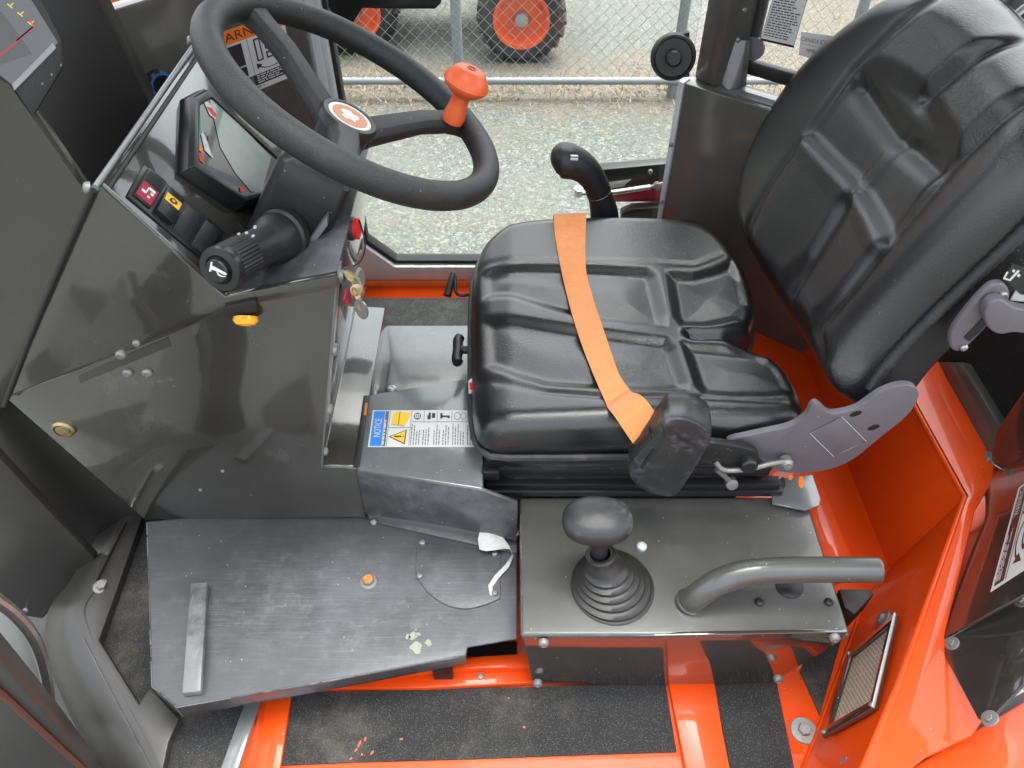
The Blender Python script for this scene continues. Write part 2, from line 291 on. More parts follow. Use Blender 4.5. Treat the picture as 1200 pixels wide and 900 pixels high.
ORIG = {}
def props(o, label=None, cat=None, group=None, kind=None):
    for k, v in (('label', label), ('category', cat), ('group', group), ('kind', kind)):
        if v: o[k] = v
    return o
def thing(name, label, cat, loc, group=None):
    o = bpy.data.objects.new(name, None); o.empty_display_size = .05; COL.objects.link(o); o.location = loc; ORIG[o] = V(loc, dtype=float)
    return props(o, label, cat, group)
def build(mb, name, mats, parent=None, bevel=0, bseg=2, ang=35, sub=0, label=None, kind=None, cat=None, group=None, solid=0):
    mats = [mats] if isinstance(mats, str) else mats
    vs_ = V(mb.v); c = (vs_.min(0) + vs_.max(0)) / 2
    me = bpy.data.meshes.new(name); bm = bmesh.new()
    bv = [bm.verts.new(tuple(p - c)) for p in vs_]
    for f, mi in zip(mb.f, mb.mi):
        idx = []
        for i in f:
            if not idx or i != idx[-1]: idx.append(i)
        try: q = bm.faces.new([bv[i] for i in idx]); q.material_index = mi
        except ValueError: pass
    bmesh.ops.remove_doubles(bm, verts=bm.verts, dist=1e-6)
    bmesh.ops.recalc_face_normals(bm, faces=bm.faces)
    if bevel:
        es = [e for e in bm.edges if len(e.link_faces) == 2 and e.calc_face_angle(0) > math.radians(28)]
        bmesh.ops.bevel(bm, geom=es, offset=bevel, segments=bseg, affect='EDGES', profile=.5, clamp_overlap=True)
    for f in bm.faces: f.smooth = True
    bm.to_mesh(me); bm.free()
    for m_ in mats: me.materials.append(MATS[m_])
    me.set_sharp_from_angle(angle=math.radians(ang))
    o = bpy.data.objects.new(name, me); COL.objects.link(o)
    po = ORIG[parent] if parent is not None else V([0, 0, 0.])
    o.location = c - po; ORIG[o] = c
    if parent is not None: o.parent = parent
    if sub:
        sm = o.modifiers.new('smooth', 'SUBSURF'); sm.levels = sm.render_levels = sub
    return props(o, label, cat, group, kind)
BOLT = {}
def bolt(parent, pos, ax, r=.008, kind='pan', m='zinc', name='bolt', label=None):
    key = (kind, m)
    if key not in BOLT:
        mb = MB()
        if kind == 'hex':
            mb.lathe([(1.5, -.3), (1.5, .0), (1.35, .12), (1.0, .14)], (0, 0, 0), (0, 0, 1), 24)
            mb.lathe([(1.0, .0), (1.0, .7), (.88, .85)], (0, 0, 0), (0, 0, 1), 6)
        elif kind == 'flange':
            mb.lathe([(1.9, -.2), (1.9, .08), (1.8, .16), (.9, .2)], (0, 0, 0), (0, 0, 1), 32); mb.lathe([(.95, .1), (.95, .65), (.82, .8)], (0, 0, 0), (0, 0, 1), 6)
        else:
            mb.lathe([(1, -.3), (1, .22), (.92, .5), (.68, .72), (.45, .78), (.40, .6), (.0, .55)], (0, 0, 0), (0, 0, 1), 20)
        o = build(mb, name, m, None, ang=30); BOLT[key] = (o.data, V(o.location)); bpy.data.objects.remove(o)
        ORIG.pop(o, None) if False else None
    me, c = BOLT[key]
    o = bpy.data.objects.new(name, me); COL.objects.link(o); o.scale = (r, r, r)
    q = Vector(tuple(map(float, unit(ax)))).to_track_quat('Z', 'Y'); o.rotation_euler = q.to_euler()
    wc = V(pos) + V(q @ Vector(c * r)); o.location = wc - ORIG[parent]; o.parent = parent; ORIG[o] = wc
    return props(o, label)
def poly3(pxs, f): return [f(x, y) for x, y in pxs]
def smooth_path(pts, n=40, closed=False):
    pts = V(pts, dtype=float); m = len(pts); out = []
    segs = m if closed else m - 1
    for i in range(segs):
        p = [pts[(i + k) % m] if closed else pts[min(max(i + k, 0), m - 1)] for k in (-1, 0, 1, 2)]
        for t in np.linspace(0, 1, max(2, n // segs), endpoint=False):
            out.append(.5 * ((2 * p[1]) + (p[2] - p[0]) * t + (2 * p[0] - 5 * p[1] + 4 * p[2] - p[3]) * t * t + (3 * p[1] - p[0] - 3 * p[2] + p[3]) * t ** 3))
    if not closed: out.append(pts[-1])
    return out
TXT = {}
def text_mesh(s):
    if s in TXT: return TXT[s]
    cu = bpy.data.curves.new('lettering', 'FONT'); cu.body = s; cu.size = 1; cu.resolution_u = 3
    ob = bpy.data.objects.new('lettering', cu); COL.objects.link(ob); bpy.context.view_layer.update()
    dg = bpy.context.evaluated_depsgraph_get(); me = bpy.data.meshes.new_from_object(ob.evaluated_get(dg))
    vs_ = V([tuple(v.co) for v in me.vertices]); fs = [tuple(p.vertices) for p in me.polygons]
    bpy.data.objects.remove(ob); bpy.data.curves.remove(cu); bpy.data.meshes.remove(me)
    vs_[:, :2] -= vs_[:, :2].min(0); vs_[:, :2] /= vs_[:, :2].max(0); TXT[s] = (vs_, fs); return TXT[s]
class Decal:            # flat print on a real surface: u to the right, v upwards, 0..1
    def __init__(s, bl, br, tr, tl, lift=.0006, out=None):
        s.c = [V(p, dtype=float) for p in (bl, br, tr, tl)]; n = unit(np.cross(s.c[1] - s.c[0], s.c[3] - s.c[0]))
        if out is not None and np.dot(n, V(out)) < 0: n = -n
        s.n = n; s.lift = lift; s.mb = MB(); s.mats = []; s.lv = 0
    def at(s, u, v, k=0): a, b_, c, d = s.c; return a * (1 - u) * (1 - v) + b_ * u * (1 - v) + c * u * v + d * (1 - u) * v + s.n * (s.lift + k * .00025)
    def m(s, name):
        if name not in s.mats: s.mats.append(name)
        return s.mats.index(name)
    def sheet(s, m_, th=.0005): s.mb.prism([s.at(0, 0), s.at(1, 0), s.at(1, 1), s.at(0, 1)], -s.n * th, s.m(m_)); return s
    def rect(s, u0, v0, u1, v1, m_, k=1): s.mb.poly([s.at(u0, v0, k), s.at(u1, v0, k), s.at(u1, v1, k), s.at(u0, v1, k)], s.m(m_)); return s
    def poly(s, pts, m_, k=1): s.mb.poly([s.at(u, v, k) for u, v in pts], s.m(m_)); return s
    def line(s, u0, v0, u1, v1, w, m_, k=2, asp=1.0):
        dx, dy = u1 - u0, (v1 - v0) / asp; l = math.hypot(dx, dy) or 1; nx, ny = -dy / l * w / 2, dx / l * w / 2 * asp
        return s.poly([(u0 - nx, v0 - ny), (u1 - nx, v1 - ny), (u1 + nx, v1 + ny), (u0 + nx, v0 + ny)], m_, k)
    def disc(s, u, v, ru, rv, m_, k=2, n=24): return s.poly([(u + ru * math.cos(2 * math.pi * i / n), v + rv * math.sin(2 * math.pi * i / n)) for i in range(n)], m_, k)
    def ring(s, u, v, ru, rv, w, m_, k=2, n=24, a0=0, a1=360):
        for i in range(n):
            t0, t1 = math.radians(a0 + (a1 - a0) * i / n), math.radians(a0 + (a1 - a0) * (i + 1) / n)
            s.poly([(u + ru * math.cos(t0), v + rv * math.sin(t0)), (u + ru * math.cos(t1), v + rv * math.sin(t1)), (u + ru * (1 - w) * math.cos(t1), v + rv * (1 - w) * math.sin(t1)), (u + ru * (1 - w) * math.cos(t0), v + rv * (1 - w) * math.sin(t0))], m_, k)
        return s
    def text(s, t, u0, v0, u1, v1, m_, rot=0, k=2):
        vs_, fs = text_mesh(t); P = []
        for x, y, _ in vs_:
            if rot == 90: x, y = 1 - y, x
            elif rot == -90: x, y = y, 1 - x
            P.append(s.at(u0 + (u1 - u0) * x, v0 + (v1 - v0) * y, k))
        s.mb.add(P, fs, s.m(m_)); return s
    def fine(s, u0, v0, u1, v1, rows, m_, rot=0, fill=.5, k=2):     # print too small to read: broken hairlines
        for r in range(rows):
            a, b_ = r / rows, (r + fill) / rows; t = 0; end = random.uniform(.6, 1)
            while t < end:
                e = min(end, t + random.uniform(.06, .2))
                if rot: s.rect(u0 + (u1 - u0) * a, v0 + (v1 - v0) * t, u0 + (u1 - u0) * b_, v0 + (v1 - v0) * e, m_, k)
                else: s.rect(u0 + (u1 - u0) * t, v1 - (v1 - v0) * b_, u0 + (u1 - u0) * e, v1 - (v1 - v0) * a, m_, k)
                t = e + .03
        return s
    def done(s, name, parent, label=None): return build(s.mb, name, s.mats, parent, label=label)

def panel(name, pxs, f, vec, m_, parent, bevel=.0015, **kw): return build(MB().prism(poly3(pxs, f), vec), name, m_, parent, bevel=bevel, **kw)
def on_z(z): return lambda x, y: PZ(x, y, z)
def on_y(yy): return lambda x, y: PY(x, y, yy)
def on_x(xx): return lambda x, y: PX(x, y, xx)
def on_p(o, n): return lambda x, y: PP(x, y, o, n)
#@@STRUCTURE
# ------------------------------------------------------------------ the yard outside
GZ = -.5
g = MB(); g.box((0, 5, GZ - .05), (80, 80, .1)); props(build(g, 'ground', 'gravel'), kind='structure')
g = MB()
for i in range(1800):
    x, yy = RNG.uniform(-2.2, 2.6), 3.62 + RNG.normal(0, .12); hgt = RNG.uniform(.01, .045) * (1.4 if abs(yy - 3.6) < .12 else .7); a = RNG.uniform(0, 6.28); l = RNG.uniform(.2, 1.6) * hgt
    p = V([x, yy, GZ + .01]); q = p + V([math.cos(a) * l, math.sin(a) * l, hgt]); w = V([-math.sin(a), math.cos(a), 0]) * .003
    g.add([p - w, p + w, q], [(0, 1, 2)])
props(build(g, 'grass_tufts', 'dry_grass'), 'dry yellow grass tufts along the foot of the chain link fence', 'grass', kind='stuff')

# chain link fence, running along the yard and then turning away at its right-hand end
F0, F1, F2 = V([-2.6, 3.55]), V([1.55, 3.55]), V([5.2, 4.5])
fence = thing('chain_link_fence', 'galvanised chain link fence with pipe bottom rail across the gravel yard', 'fence', (-.3, 3.55, GZ))
def rail(a, b_, z, r=.017): build(MB().tube([(*a, z), (*b_, z)], r, 12), 'rail', 'galvanised', fence)
rail(F0, F1, GZ + .085); rail(F0, F1, GZ + 1.5); rail(F1, F2, GZ + .085); rail(F1, F2, GZ + 1.5)
for p in ((PZ(538, 92, GZ + .085)[0], 3.575), (PZ(538, 92, GZ + .085)[0] + 1.02, 3.575), (1.55, 3.55), (3.2, 3.98), (-1.7, 3.575), (5.2, 4.5)):
    build(MB().lathe([(.024, -.02), (.024, 1.55), (.012, 1.58)], (*p, GZ), (0, 0, 1), 14), 'post', 'galvanised', fence)
def mesh_wires(a, b_, z0, z1, cell):
    a, b_ = V(a), V(b_); L_ = np.linalg.norm(b_ - a); u = (b_ - a) / L_; nrm = V([-u[1], u[0]]); mb = MB(); n = int(L_ / cell); m_ = int((z1 - z0) / (cell / 2)); r = .0013
    for i in range(n):
        pts = []
        for k in range(m_ + 1):
            s = (i + (.5 if k % 2 else 0) + (.5 if 0 else 0)) * cell; off = .004 * (1 if k % 2 else -1)
            p = a + u * s + nrm * off; pts.append((p[0], p[1], z0 + k * cell / 2))
        mb.tube(pts, r, 3, caps=False)
        pts = [(p[0] + u[0] * 0, p[1], p[2]) for p in pts]
        q = []
        for k in range(m_ + 1):
            s = (i + 1 - (.5 if k % 2 else 0)) * cell; off = .004 * (1 if k % 2 == 0 else -1); p = a + u * s + nrm * off; q.append((p[0], p[1], z0 + k * cell / 2))
        mb.tube(q, r, 3, caps=False)
    return build(mb, 'wire_mesh', 'wire', fence, kind='stuff', ang=180)
mesh_wires(V([-2.0, 3.548]), V([1.5, 3.548]), GZ + .06, GZ + .95, .056); mesh_wires(F1, F2, GZ + .06, GZ + 1.45, .07)

# two machines parked beyond the fence
def machine(x, y, label):
    t = thing('parked_machine', label, 'machine', (x, y, GZ), 'machines parked beyond the fence')
    R = .215
    for sx, sy in ((0, 0), (0, .75), (-1.15, 0), (-1.15, .75)):
        if sx and sy: continue
        o = V([x + sx, y + sy, GZ + R]); mb = MB()
        mb.lathe(caps=False, prof=[(R * .62, -.085), (R * .86, -.09), (R * .97, -.07), (R, -.03), (R, .03), (R * .97, .07), (R * .86, .09), (R * .62, .085)], o=o, ax=(0, 1, 0), seg=40)
        for k in range(22):
            th = 2 * math.pi * k / 22
            for s in (-1, 1):
                th2 = th + (.14 if s > 0 else 0); c = o + V([math.cos(th2), 0, math.sin(th2)]) * R * .99 + V([0, s * .043, 0]); ax = V([math.cos(th2), 0, math.sin(th2)]); tg = V([-math.sin(th2), 0, math.cos(th2)])
                Rm = np.stack([unit(tg + V([0, .5 * s, 0])), unit(V([0, 1, 0]) - tg * .5 * s), ax], 1); mb.box(c, (.024, .075, .022), Rm)
        w = build(mb, 'wheel', 'tyre_rubber', t)
        build(MB().lathe([(.0, -.045), (R * .18, -.05), (R * .5, -.055), (R * .58, -.085), (R * .66, -.088), (R * .66, .08), (R * .5, .05), (0, .05)], o, (0, 1, 0), 32), 'rim', 'wheel_orange', w)
        h = MB().lathe([(R * .17, -.075), (R * .15, -.09), (.0, -.092)], o, (0, 1, 0), 16); h.lathe([(R * .17, .0), (R * .17, -.075)], o, (0, 1, 0), 16); build(h, 'hub', 'steel', w)
    mb = MB(); mb.box((x - .55, y + .38, GZ + .42), (1.5, .5, .16)); mb.tube([(x, y + .1, GZ + R), (x, y + .65, GZ + R)], .03); mb.tube([(x - 1.15, y + .1, GZ + R), (x - 1.15, y + .65, GZ + R)], .03); mb.box((x, y + .38, GZ + .3), (.1, .3, .2)); mb.box((x - 1.15, y + .38, GZ + .3), (.1, .3, .2))
    build(mb, 'chassis', 'black_panel', t, bevel=.01)
    mb = MB().box((x - .15, y + .38, GZ + .72), (.75, .55, .45)); build(mb, 'body', 'wheel_orange', t, bevel=.05)
wx = PY(611, 22, 4.02); machine(wx[0], 4.02, 'orange wheeled machine parked beyond the fence, its black tyre right of the fence post')
wx = PY(418, 22, 4.12); machine(wx[0] - .0, 4.12, 'orange wheeled machine parked beyond the fence, half hidden by the steering wheel')

# ------------------------------------------------------------------ the cab shell
cab = thing('tractor_cab', 'open tractor cab shell of dark grey panels over an orange floor', 'tractor cab', (0, .95, -.02))
floor_px = [(-.70, 1.5), (-.70, .74), (-.60, .55), (-.53, .33), (.56, .33), (.78, .70), (.78, 1.5)]
fl = build(MB().prism([(x, y, 0) for x, y in floor_px], (0, 0, -.03)), 'floor_pan', 'orange_paint', cab, bevel=.003)
def mat_piece(px, m_='grip_mat', z=.0035): return build(MB().prism(poly3(px, on_z(z)), (0, 0, -.003)), 'floor_mat', m_, fl)
mat_piece([(337, 812), (560, 806), (780, 802), (793, 881), (640, 886), (560, 889), (420, 893), (326, 897)])
mat_piece([(830, 770), (905, 775), (932, 905), (858, 910)])
mat_piece([(938, 787), (958, 740), (992, 728), (961, 838)])
mat_piece([(150, 600), (260, 600), (330, 700), (300, 845), (262, 925), (186, 925), (205, 845), (165, 826), (114, 747)])
mat_piece([(425, 349), (560, 349), (760, 349), (760, 384), (418, 384)], 'dusty_mat')
mat_piece([(548, 752), (606, 752), (606, 773), (548, 768)], 'black_panel')  # not a mat: black patch standing for the dark cavity under the platform
def bar(px, z, h=.012, m_='orange_paint', name='floor_bar'): return build(MB().prism(poly3(px, on_z(z)), (0, 0, -h)), name, m_, fl, bevel=.002)
bar([(378, 806), (470, 787), (560, 779), (625, 777), (625, 800), (500, 806)], .012)
bar([(440, 790), (560, 769), (625, 765), (625, 782), (560, 783)], .026, .02)
bar([(287, 822), (305, 820), (274, 915), (253, 915)], .012, .012, 'plate_paint')
bar([(312, 818), (341, 815), (326, 915), (296, 915)], .010)
bar([(772, 740), (828, 740), (856, 915), (806, 915)], .010)
bolt(fl, PZ(563, 793, .012), (0, 0, 1), .0055); bolt(fl, PZ(942, 856, .002), (0, 0, 1), .0105, 'flange')

ch = MB()
for px, py, l, a in ((421, 872, 9, 1.2), (428, 866, 5, 1.5), (417, 879, 5, 1.0), (436, 882, 6, 1.0), (411, 889, 4, .8), (424, 884, 3, 1.6), (614, 852, 3, .7), (596, 818, 2, 1), (470, 866, 4, .4)):
    c, s = math.cos(a), -math.sin(a); w = 1.3
    ch.prism([PZ(px + c * l * t - s * w * k, py + s * l * t + c * w * k, .0044) for t, k in ((-.5, 0), (-.2, -1), (.2, -.6), (.55, -.1), (.3, 1), (-.1, .7))], (0, 0, -.0006))
build(ch, 'paint_scrapes', 'wheel_orange', fl, kind='stuff')
# far side of the cab: door with glass, sill, posts
YW = 1.5
far = [(-.376, YW), (.352, YW)]
dr = build(MB().prism([(-.40, YW, .015), (.36, YW, .015), (.36, YW, .055), (-.285, YW, .055), (-.352, YW, .118), (-.362, YW, 1.5), (-.40, YW, 1.5)], (0, .05, 0)), 'side_door', 'frame_grey', cab, bevel=.003)
build(MB().prism([(-.358, YW + .012, .12), (-.288, YW + .012, .057), (.36, YW + .012, .057), (.36, YW + .012, .066), (-.281, YW + .012, .066), (-.344, YW + .012, .126), (-.352, YW + .012, 1.5), (-.368, YW + .012, 1.5)], (0, .03, 0)), 'gasket', 'rubber_black', dr, bevel=.002)
build(MB().prism([(-.36, YW + .03, .12), (-.29, YW + .03, .057), (.36, YW + .03, .057), (.36, YW + .03, 1.5), (-.36, YW + .03, 1.5)], (0, .005, 0)), 'pane', 'clear_glass', dr)
build(MB().lathe([(.006, 0), (.006, .012), (.011, .013), (.012, .02), (.008, .027), (0, .028)], PY(574, 214, YW + .02), (0, -1, .1), 20), 'door_stud', 'zinc', dr)
build(MB().prism(poly3([(384, -60), (516, -60), (517, 4), (510, 11), (455, 11), (425, 10), (412, 30), (396, 26), (384, 8)], on_y(YW - .02)), (0, .02, 0)), 'door_handle', 'smooth_plastic', dr, bevel=.003)
build(MB().prism([(-.44, YW - .005, -.02), (.40, YW - .005, -.02), (.40, YW - .005, .014), (-.44, YW - .005, .014)], (0, .05, 0)), 'door_sill', 'lit_pale_orange', cab, bevel=.003)  # window light painted in as a paler orange
bar([(372, 335), (430, 335), (412, 384), (385, 384)], .004, .003, 'lit_pale_orange')  # same lit tone as the sill
# front right-hand corner panel (behind the steering wheel)
DF = V([.675, .738, 0]); NF = V([.738, -.675, 0]); PF = V([-.376, 1.5, 0]); onF = on_p(PF, NF)
a, b_ = onF(90, 23), PF
ft = MB().prism([(*a[:2], 0), (*(PF - DF * .02)[:2], 0), (*(PF - DF * .02)[:2], 1.5), (*(PF - DF * .045)[:2], 1.5), (*onF(182, -2)[:2], .749), (*a[:2], .749)], -NF * .03)
fp = build(ft, 'front_corner_panel', 'pillar_paint', cab, bevel=.003)
o = PF - DF * .018
build(MB().prism([(*o[:2], .1), (*(o + DF * .02)[:2], .1), (*(o + DF * .02)[:2], 1.5), (*o[:2], 1.5)], V(NF) * .012), 'edge_strip', 'frame_grey', fp, bevel=.002)
bl, br = onF(255, 125), onF(346, 88); up_ = V([0, 0, .118])
d = Decal(bl, br, br + up_, bl + up_, out=NF).sheet('white_print')
d.rect(.0, .80, 1, 1, 'orange_print'); d.text('WARNING', .10, .84, .9, .965, 'black_print')
d.rect(.03, .24, .50, .79, 'white_print'); d.rect(.51, .24, .515, .79, 'black_print')
d.rect(.22, .44, .44, .77, 'black_print', 2); d.rect(.24, .27, .44, .42, 'black_print', 2); d.rect(.02, .50, .25, .62, 'black_print', 3)
d.poly([(.09, .53), (.15, .53), (.15, .51), (.20, .56), (.15, .61), (.15, .59), (.09, .59)], 'white_print', 4)
for (u0, v0, u1, v1) in ((.58, .42, .66, .76), (.70, .56, .82, .76), (.70, .42, .84, .52), (.87, .5, .97, .74)):
    d.rect(u0, v0, u1, v1, 'black_print', 2); d.rect(u0 + .018, v0 + .025, u1 - .018, v1 - .025, 'white_print', 3)
d.ring(.74, .38, .17, .10, .12, 'black_print', 2, 16, 190, 350); d.poly([(.56, .40), (.63, .36), (.56, .31)], 'black_print', 2)
d.rect(.03, .08, .98, .24, 'black_print', 1); d.fine(.53, .09, .96, .225, 4, 'white_print'); d.rect(.25, .1, .49, .23, 'grey_print', 2); d.fine(.05, .02, .9, .06, 1, 'grey_print')
d.done('warning_decal', fp)
bolt(fp, onF(150, 70) * 1, NF, .006, 'pan', 'black_plastic')
# socket on the front panel, half hidden by the console
o = onF(184, 96); ob = MB().lathe([(.022, 0), (.022, .012), (.018, .016), (.0, .016)], o, NF, 24); sk = build(ob, 'socket', 'smooth_plastic', fp)
build(MB().lathe([(.0185, .0165), (.0205, .0185), (.0165, .0185), (.016, .0165)], o, NF, 28, caps=False), 'socket_ring', 'blue_print', sk)
# bonnet seen through the windscreen
h = MB().grid([[(x, 1.66 + .5 * t, .70 + .10 * math.sin(t * 3)) for x in np.linspace(-1.4, -.62, 6)] for t in np.linspace(0, 1, 8)]); h.tube([(-1.2, 1.62, .74), (-.9, 1.66, .755), (-.7, 1.72, .74)], .02)
bn = build(h, 'bonnet', 'hood_white', cab)
# front pillar and the panels left of the console
fpil = panel('front_pillar', [(60, -60), (82, -60), (115, 0), (172, 115), (178, 150), (130, 300), (0, 470), (-80, 470), (-80, -60)], on_y(.99), (0, .03, 0), 'black_panel', cab, .003)
panel('front_side_panel', [(-60, 0), (0, 83), (104, 231), (118, 222), (12, 466), (-60, 560)], on_y(.76), (0, .018, 0), 'side_paint', cab, .002)
panel('kick_panel', [(-60, 460), (20, 455), (190, 608), (150, 642), (112, 657), (-60, 480)], on_y(.80), (0, .02, 0), 'satin_dark', cab, .002)
lowp = panel('lower_front_panel', [(-60, 470), (0, 538), (60, 602), (111, 655), (84, 690), (50, 725), (30, 722), (-60, 640)], on_y(.725), (0, .015, 0), 'satin_dark', cab, .002)
bolt(lowp, PY(31, 714, .725), (0, -1, .1), .006)
# door step: flat flange on the floor, and a moulded sill that rolls over into the gap
flg = [(150, 602), (167, 604), (137, 690), (116, 750), (163, 825), (176, 806), (210, 842), (197, 870), (186, 922), (165, 880), (150, 850), (112, 778), (95, 742), (90, 714), (108, 684)]
stp = build(MB().prism(poly3(flg, on_z(.022)), (0, 0, -.03)), 'door_step', 'satin_dark', cab, bevel=.002)
cre = [(152, 600), (108, 684), (90, 714), (95, 742), (112, 778), (150, 850), (190, 928)]
mid = [(144, 600), (96, 684), (74, 716), (72, 750), (88, 792), (124, 862), (160, 932)]
drp = [(136, 600), (86, 684), (60, 718), (54, 758), (66, 802), (98, 872), (132, 936)]
SPn = [smooth_path([(*p, 0) for p in A_], 60) for A_ in (cre, mid, drp)]; rows = []
for b_, c_, d_ in zip(*SPn):
    pb, pc, pd = PZ(b_[0], b_[1], .0225), PZ(c_[0], c_[1], .004), PZ(d_[0], d_[1], -.10)
    rows.append([pb + V([.012, .004, .0006]), pb, pb * .65 + pc * .35 + V([-.003, 0, .003]), pc, pc * .5 + pd * .5 + V([-.008, 0, .012]), pd, pd + V([0, .03, -.2])])
build(MB().grid(rows), 'sill_roll', 'satin_dark', stp, ang=70)
build(MB().tube([PZ(x, y, .0235) for x, y in ((98, 748), (114, 780), (151, 850), (186, 918))], .0009, 6), 'worn_edge', 'scraped_bar', stp)
build(MB().tube([PZ(x, y, .026) for x, y in ((146, 612), (112, 680))], .004, 8), 'channel_rib', 'side_paint', stp)
bolt(stp, PZ(119, 687, .022), (.2, 0, 1), .009, 'hex')
build(MB().prism(poly3([(-80, 600), (180, 600), (260, 925), (-80, 925)], on_z(-.27)), (0, 0, -.02)), 'dark_gap_sheet', 'black_panel', cab)  # dark sheet added to keep the gap beside the sill black
# near-side door, swung forward: lower skin and a corner of its window
nd = panel('entry_door', [(-80, 640), (0, 738), (66, 820), (128, 905), (150, 940), (-80, 940)], on_y(.36), (0, -.02, 0), 'satin_dark', cab, .003)
build(MB().tube(poly3([(-60, 762), (0, 810), (60, 866), (110, 912), (130, 935)], on_y(.338)), .0042, 8), 'door_seam', 'brown_print', nd)
wn = build(MB().tube(smooth_path(poly3([(-60, 645), (-20, 690), (20, 722), (44, 757), (56, 805), (60, 860)], on_y(.43)), 40), .0075, 10), 'window_seal', 'steel', nd)
build(MB().prism(poly3([(-60, 645), (-20, 694), (20, 726), (44, 760), (56, 808), (56, 860), (-60, 860)], on_y(.44)), (0, .004, 0)), 'door_window', 'cream_panel', nd)

# rear right-hand corner: post, lower panel, shelf, quarter window
E0 = V([.345, 1.5, 0]); DE = unit([.787, -.617, 0]); NE = V([-.617, -.787, 0])
def onE(off): return on_p(E0 - NE * off, NE)
def at_e(s, off, z): return E0 + DE * s - NE * off + V([0, 0, z])
rp = build(MB().prism([at_e(0, 0, -.02), at_e(.52, 0, -.02), at_e(.52, 0, .513), at_e(0, 0, .513)], -NE * .07), 'rear_corner_panel', 'pillar_paint', cab, bevel=.004)
build(MB().prism([at_e(-.012, -.004, .0), at_e(0, -.004, .0), at_e(0, -.004, .515), at_e(-.012, -.004, .515)], -NE * .03), 'edge_strip', 'frame_grey', rp, bevel=.002)
build(MB().prism([at_e(.06, .012, .5135), at_e(.5, .012, .5135), at_e(.5, .036, .5135), at_e(.06, .036, .5135)], (0, 0, .002)), 'shelf_pad', 'plate_paint', rp)
bolt(rp, at_e(.20, .052, .516), (0, 0, 1), .009)
for z in (.10, .24, .38): bolt(rp, at_e(-.004, -.006, z), NE, .0045)
rpost = build(MB().prism([at_e(.005, .03, .513), at_e(.055, .02, .513), at_e(.085, .075, .513), at_e(.085, .11, .513), at_e(.005, .11, .513)], (0, 0, 1.05)), 'rear_post', 'pillar_paint', cab, bevel=.005)
for z in (.60, .655, .72): bolt(rpost, at_e(.072, .050, z), unit(-DE * -.5 + NE * .5), .005)
build(MB().prism([at_e(.062, .035, .516), at_e(.085, .02, .516), at_e(.10, .045, .516), at_e(.085, .058, .60), at_e(.068, .046, .60)], V([.012, .006, 0])), 'gusset', 'pillar_paint', rpost, bevel=.002)
k = PY(789, 67, YW - .03); mb = MB().lathe([(.043, .012), (.043, 0), (.040, -.008), (.036, -.010), (.034, -.006), (.016, -.006), (.015, -.026), (.011, -.03), (0, -.03)], k, (.12, 1, -.30), 32)
mb.prism(poly3([(770, 50), (790, 42), (808, 38), (808, 90), (790, 92), (772, 86)], on_y(YW - .018)), (0, .012, 0)); build(mb, 'door_latch', 'rubber_black', rpost, bevel=0)
rw = build(MB().prism([at_e(.075, .075, .53), at_e(.52, .075, .53), at_e(.52, .075, .556), at_e(.10, .075, .556), at_e(.10, .075, 1.5), at_e(.075, .075, 1.5)], -NE * .02), 'quarter_window', 'rubber_black', cab, bevel=.003)
build(MB().prism([at_e(.09, .082, .545), at_e(.52, .082, .545), at_e(.52, .082, 1.5), at_e(.09, .082, 1.5)], -NE * .005), 'pane', 'clear_glass', rw)
fq = onE(.0805)
d = Decal(fq(891, 47), fq(930, 56), fq(947, -3), fq(908, -10), out=NE).sheet('white_print')
d.rect(.0, .0, 1, .045, 'black_print'); d.rect(0, .045, .012, 1, 'grey_print'); d.rect(.988, .045, 1, 1, 'grey_print'); d.fine(.06, .09, .95, .98, 17, 'black_print', fill=.42); d.done('information_decal', rw)
d = Decal(fq(936, 64), fq(972, 75), fq(984, 43), fq(939, 37), out=NE); d.sheet('white_print'); d.text('CANADA ICES-002', .04, .62, .98, .80, 'grey_print'); d.rect(.05, .50, .95, .515, 'grey_print'); d.text('NMB-002', .22, .22, .70, .38, 'grey_print'); d.done('approval_decal', rw)
build(MB().lathe([(.022, 0), (.022, .006), (.0, .006)], fq(884, 56), NE, 24), 'window_boss', 'grey_plastic', rw)
# roof of the cab, above the picture: dark lining round a glazed hatch added to let light in
RX, RY, HX, HY = (-.90, 1.45), (.24, 1.60), (-.50, .62), (.32, .84)
ro = MB()
for (a, b_, c, e) in ((RX[0], RY[0], RX[1], HY[0]), (RX[0], HY[1], RX[1], RY[1]), (RX[0], HY[0], HX[0], HY[1]), (HX[1], HY[0], RX[1], HY[1])): ro.prism([(a, b_, 1.60), (c, b_, 1.60), (c, e, 1.60), (a, e, 1.60)], (0, 0, .07))
ro = build(ro, 'roof', 'pillar_paint', cab)
build(MB().prism([(HX[0], HY[0], 1.64), (HX[1], HY[0], 1.64), (HX[1], HY[1], 1.64), (HX[0], HY[1], 1.64)], (0, 0, .006)), 'added_roof_hatch', 'clear_glass', ro)
# unseen dark plates added on the near side, shaped to darken the console's reflections
MC = V([0, 2 * .743, CAMH])
def mir(px, py, z): s_ = PY(px, py, .743); d_ = s_ - MC; return MC + d_ * ((z - CAMH) / d_[2])
bs = MB()
bs.prism([mir(x, y, -.30) for x, y in ((90, 590), (147, 537), (218, 467), (255, 455), (330, 420), (420, 385), (420, 560))], (0, 0, -.03))
bs.prism([mir(x, y, -.30) for x, y in ((120, 270), (175, 255), (230, 390), (255, 455), (218, 467), (187, 410))], (0, 0, -.03))
bs.prism([mir(x, y, -.30) for x, y in ((332, 424), (318, 350), (330, 310), (430, 290), (440, 400))], (0, 0, -.03))
bs.prism([mir(x, y, -.30) for x, y in ((-10, 470), (46, 455), (88, 452), (146, 538), (90, 600))], (0, 0, -.03))
build(bs, 'unseen_dark_plates', 'black_panel', cab, bevel=.002)

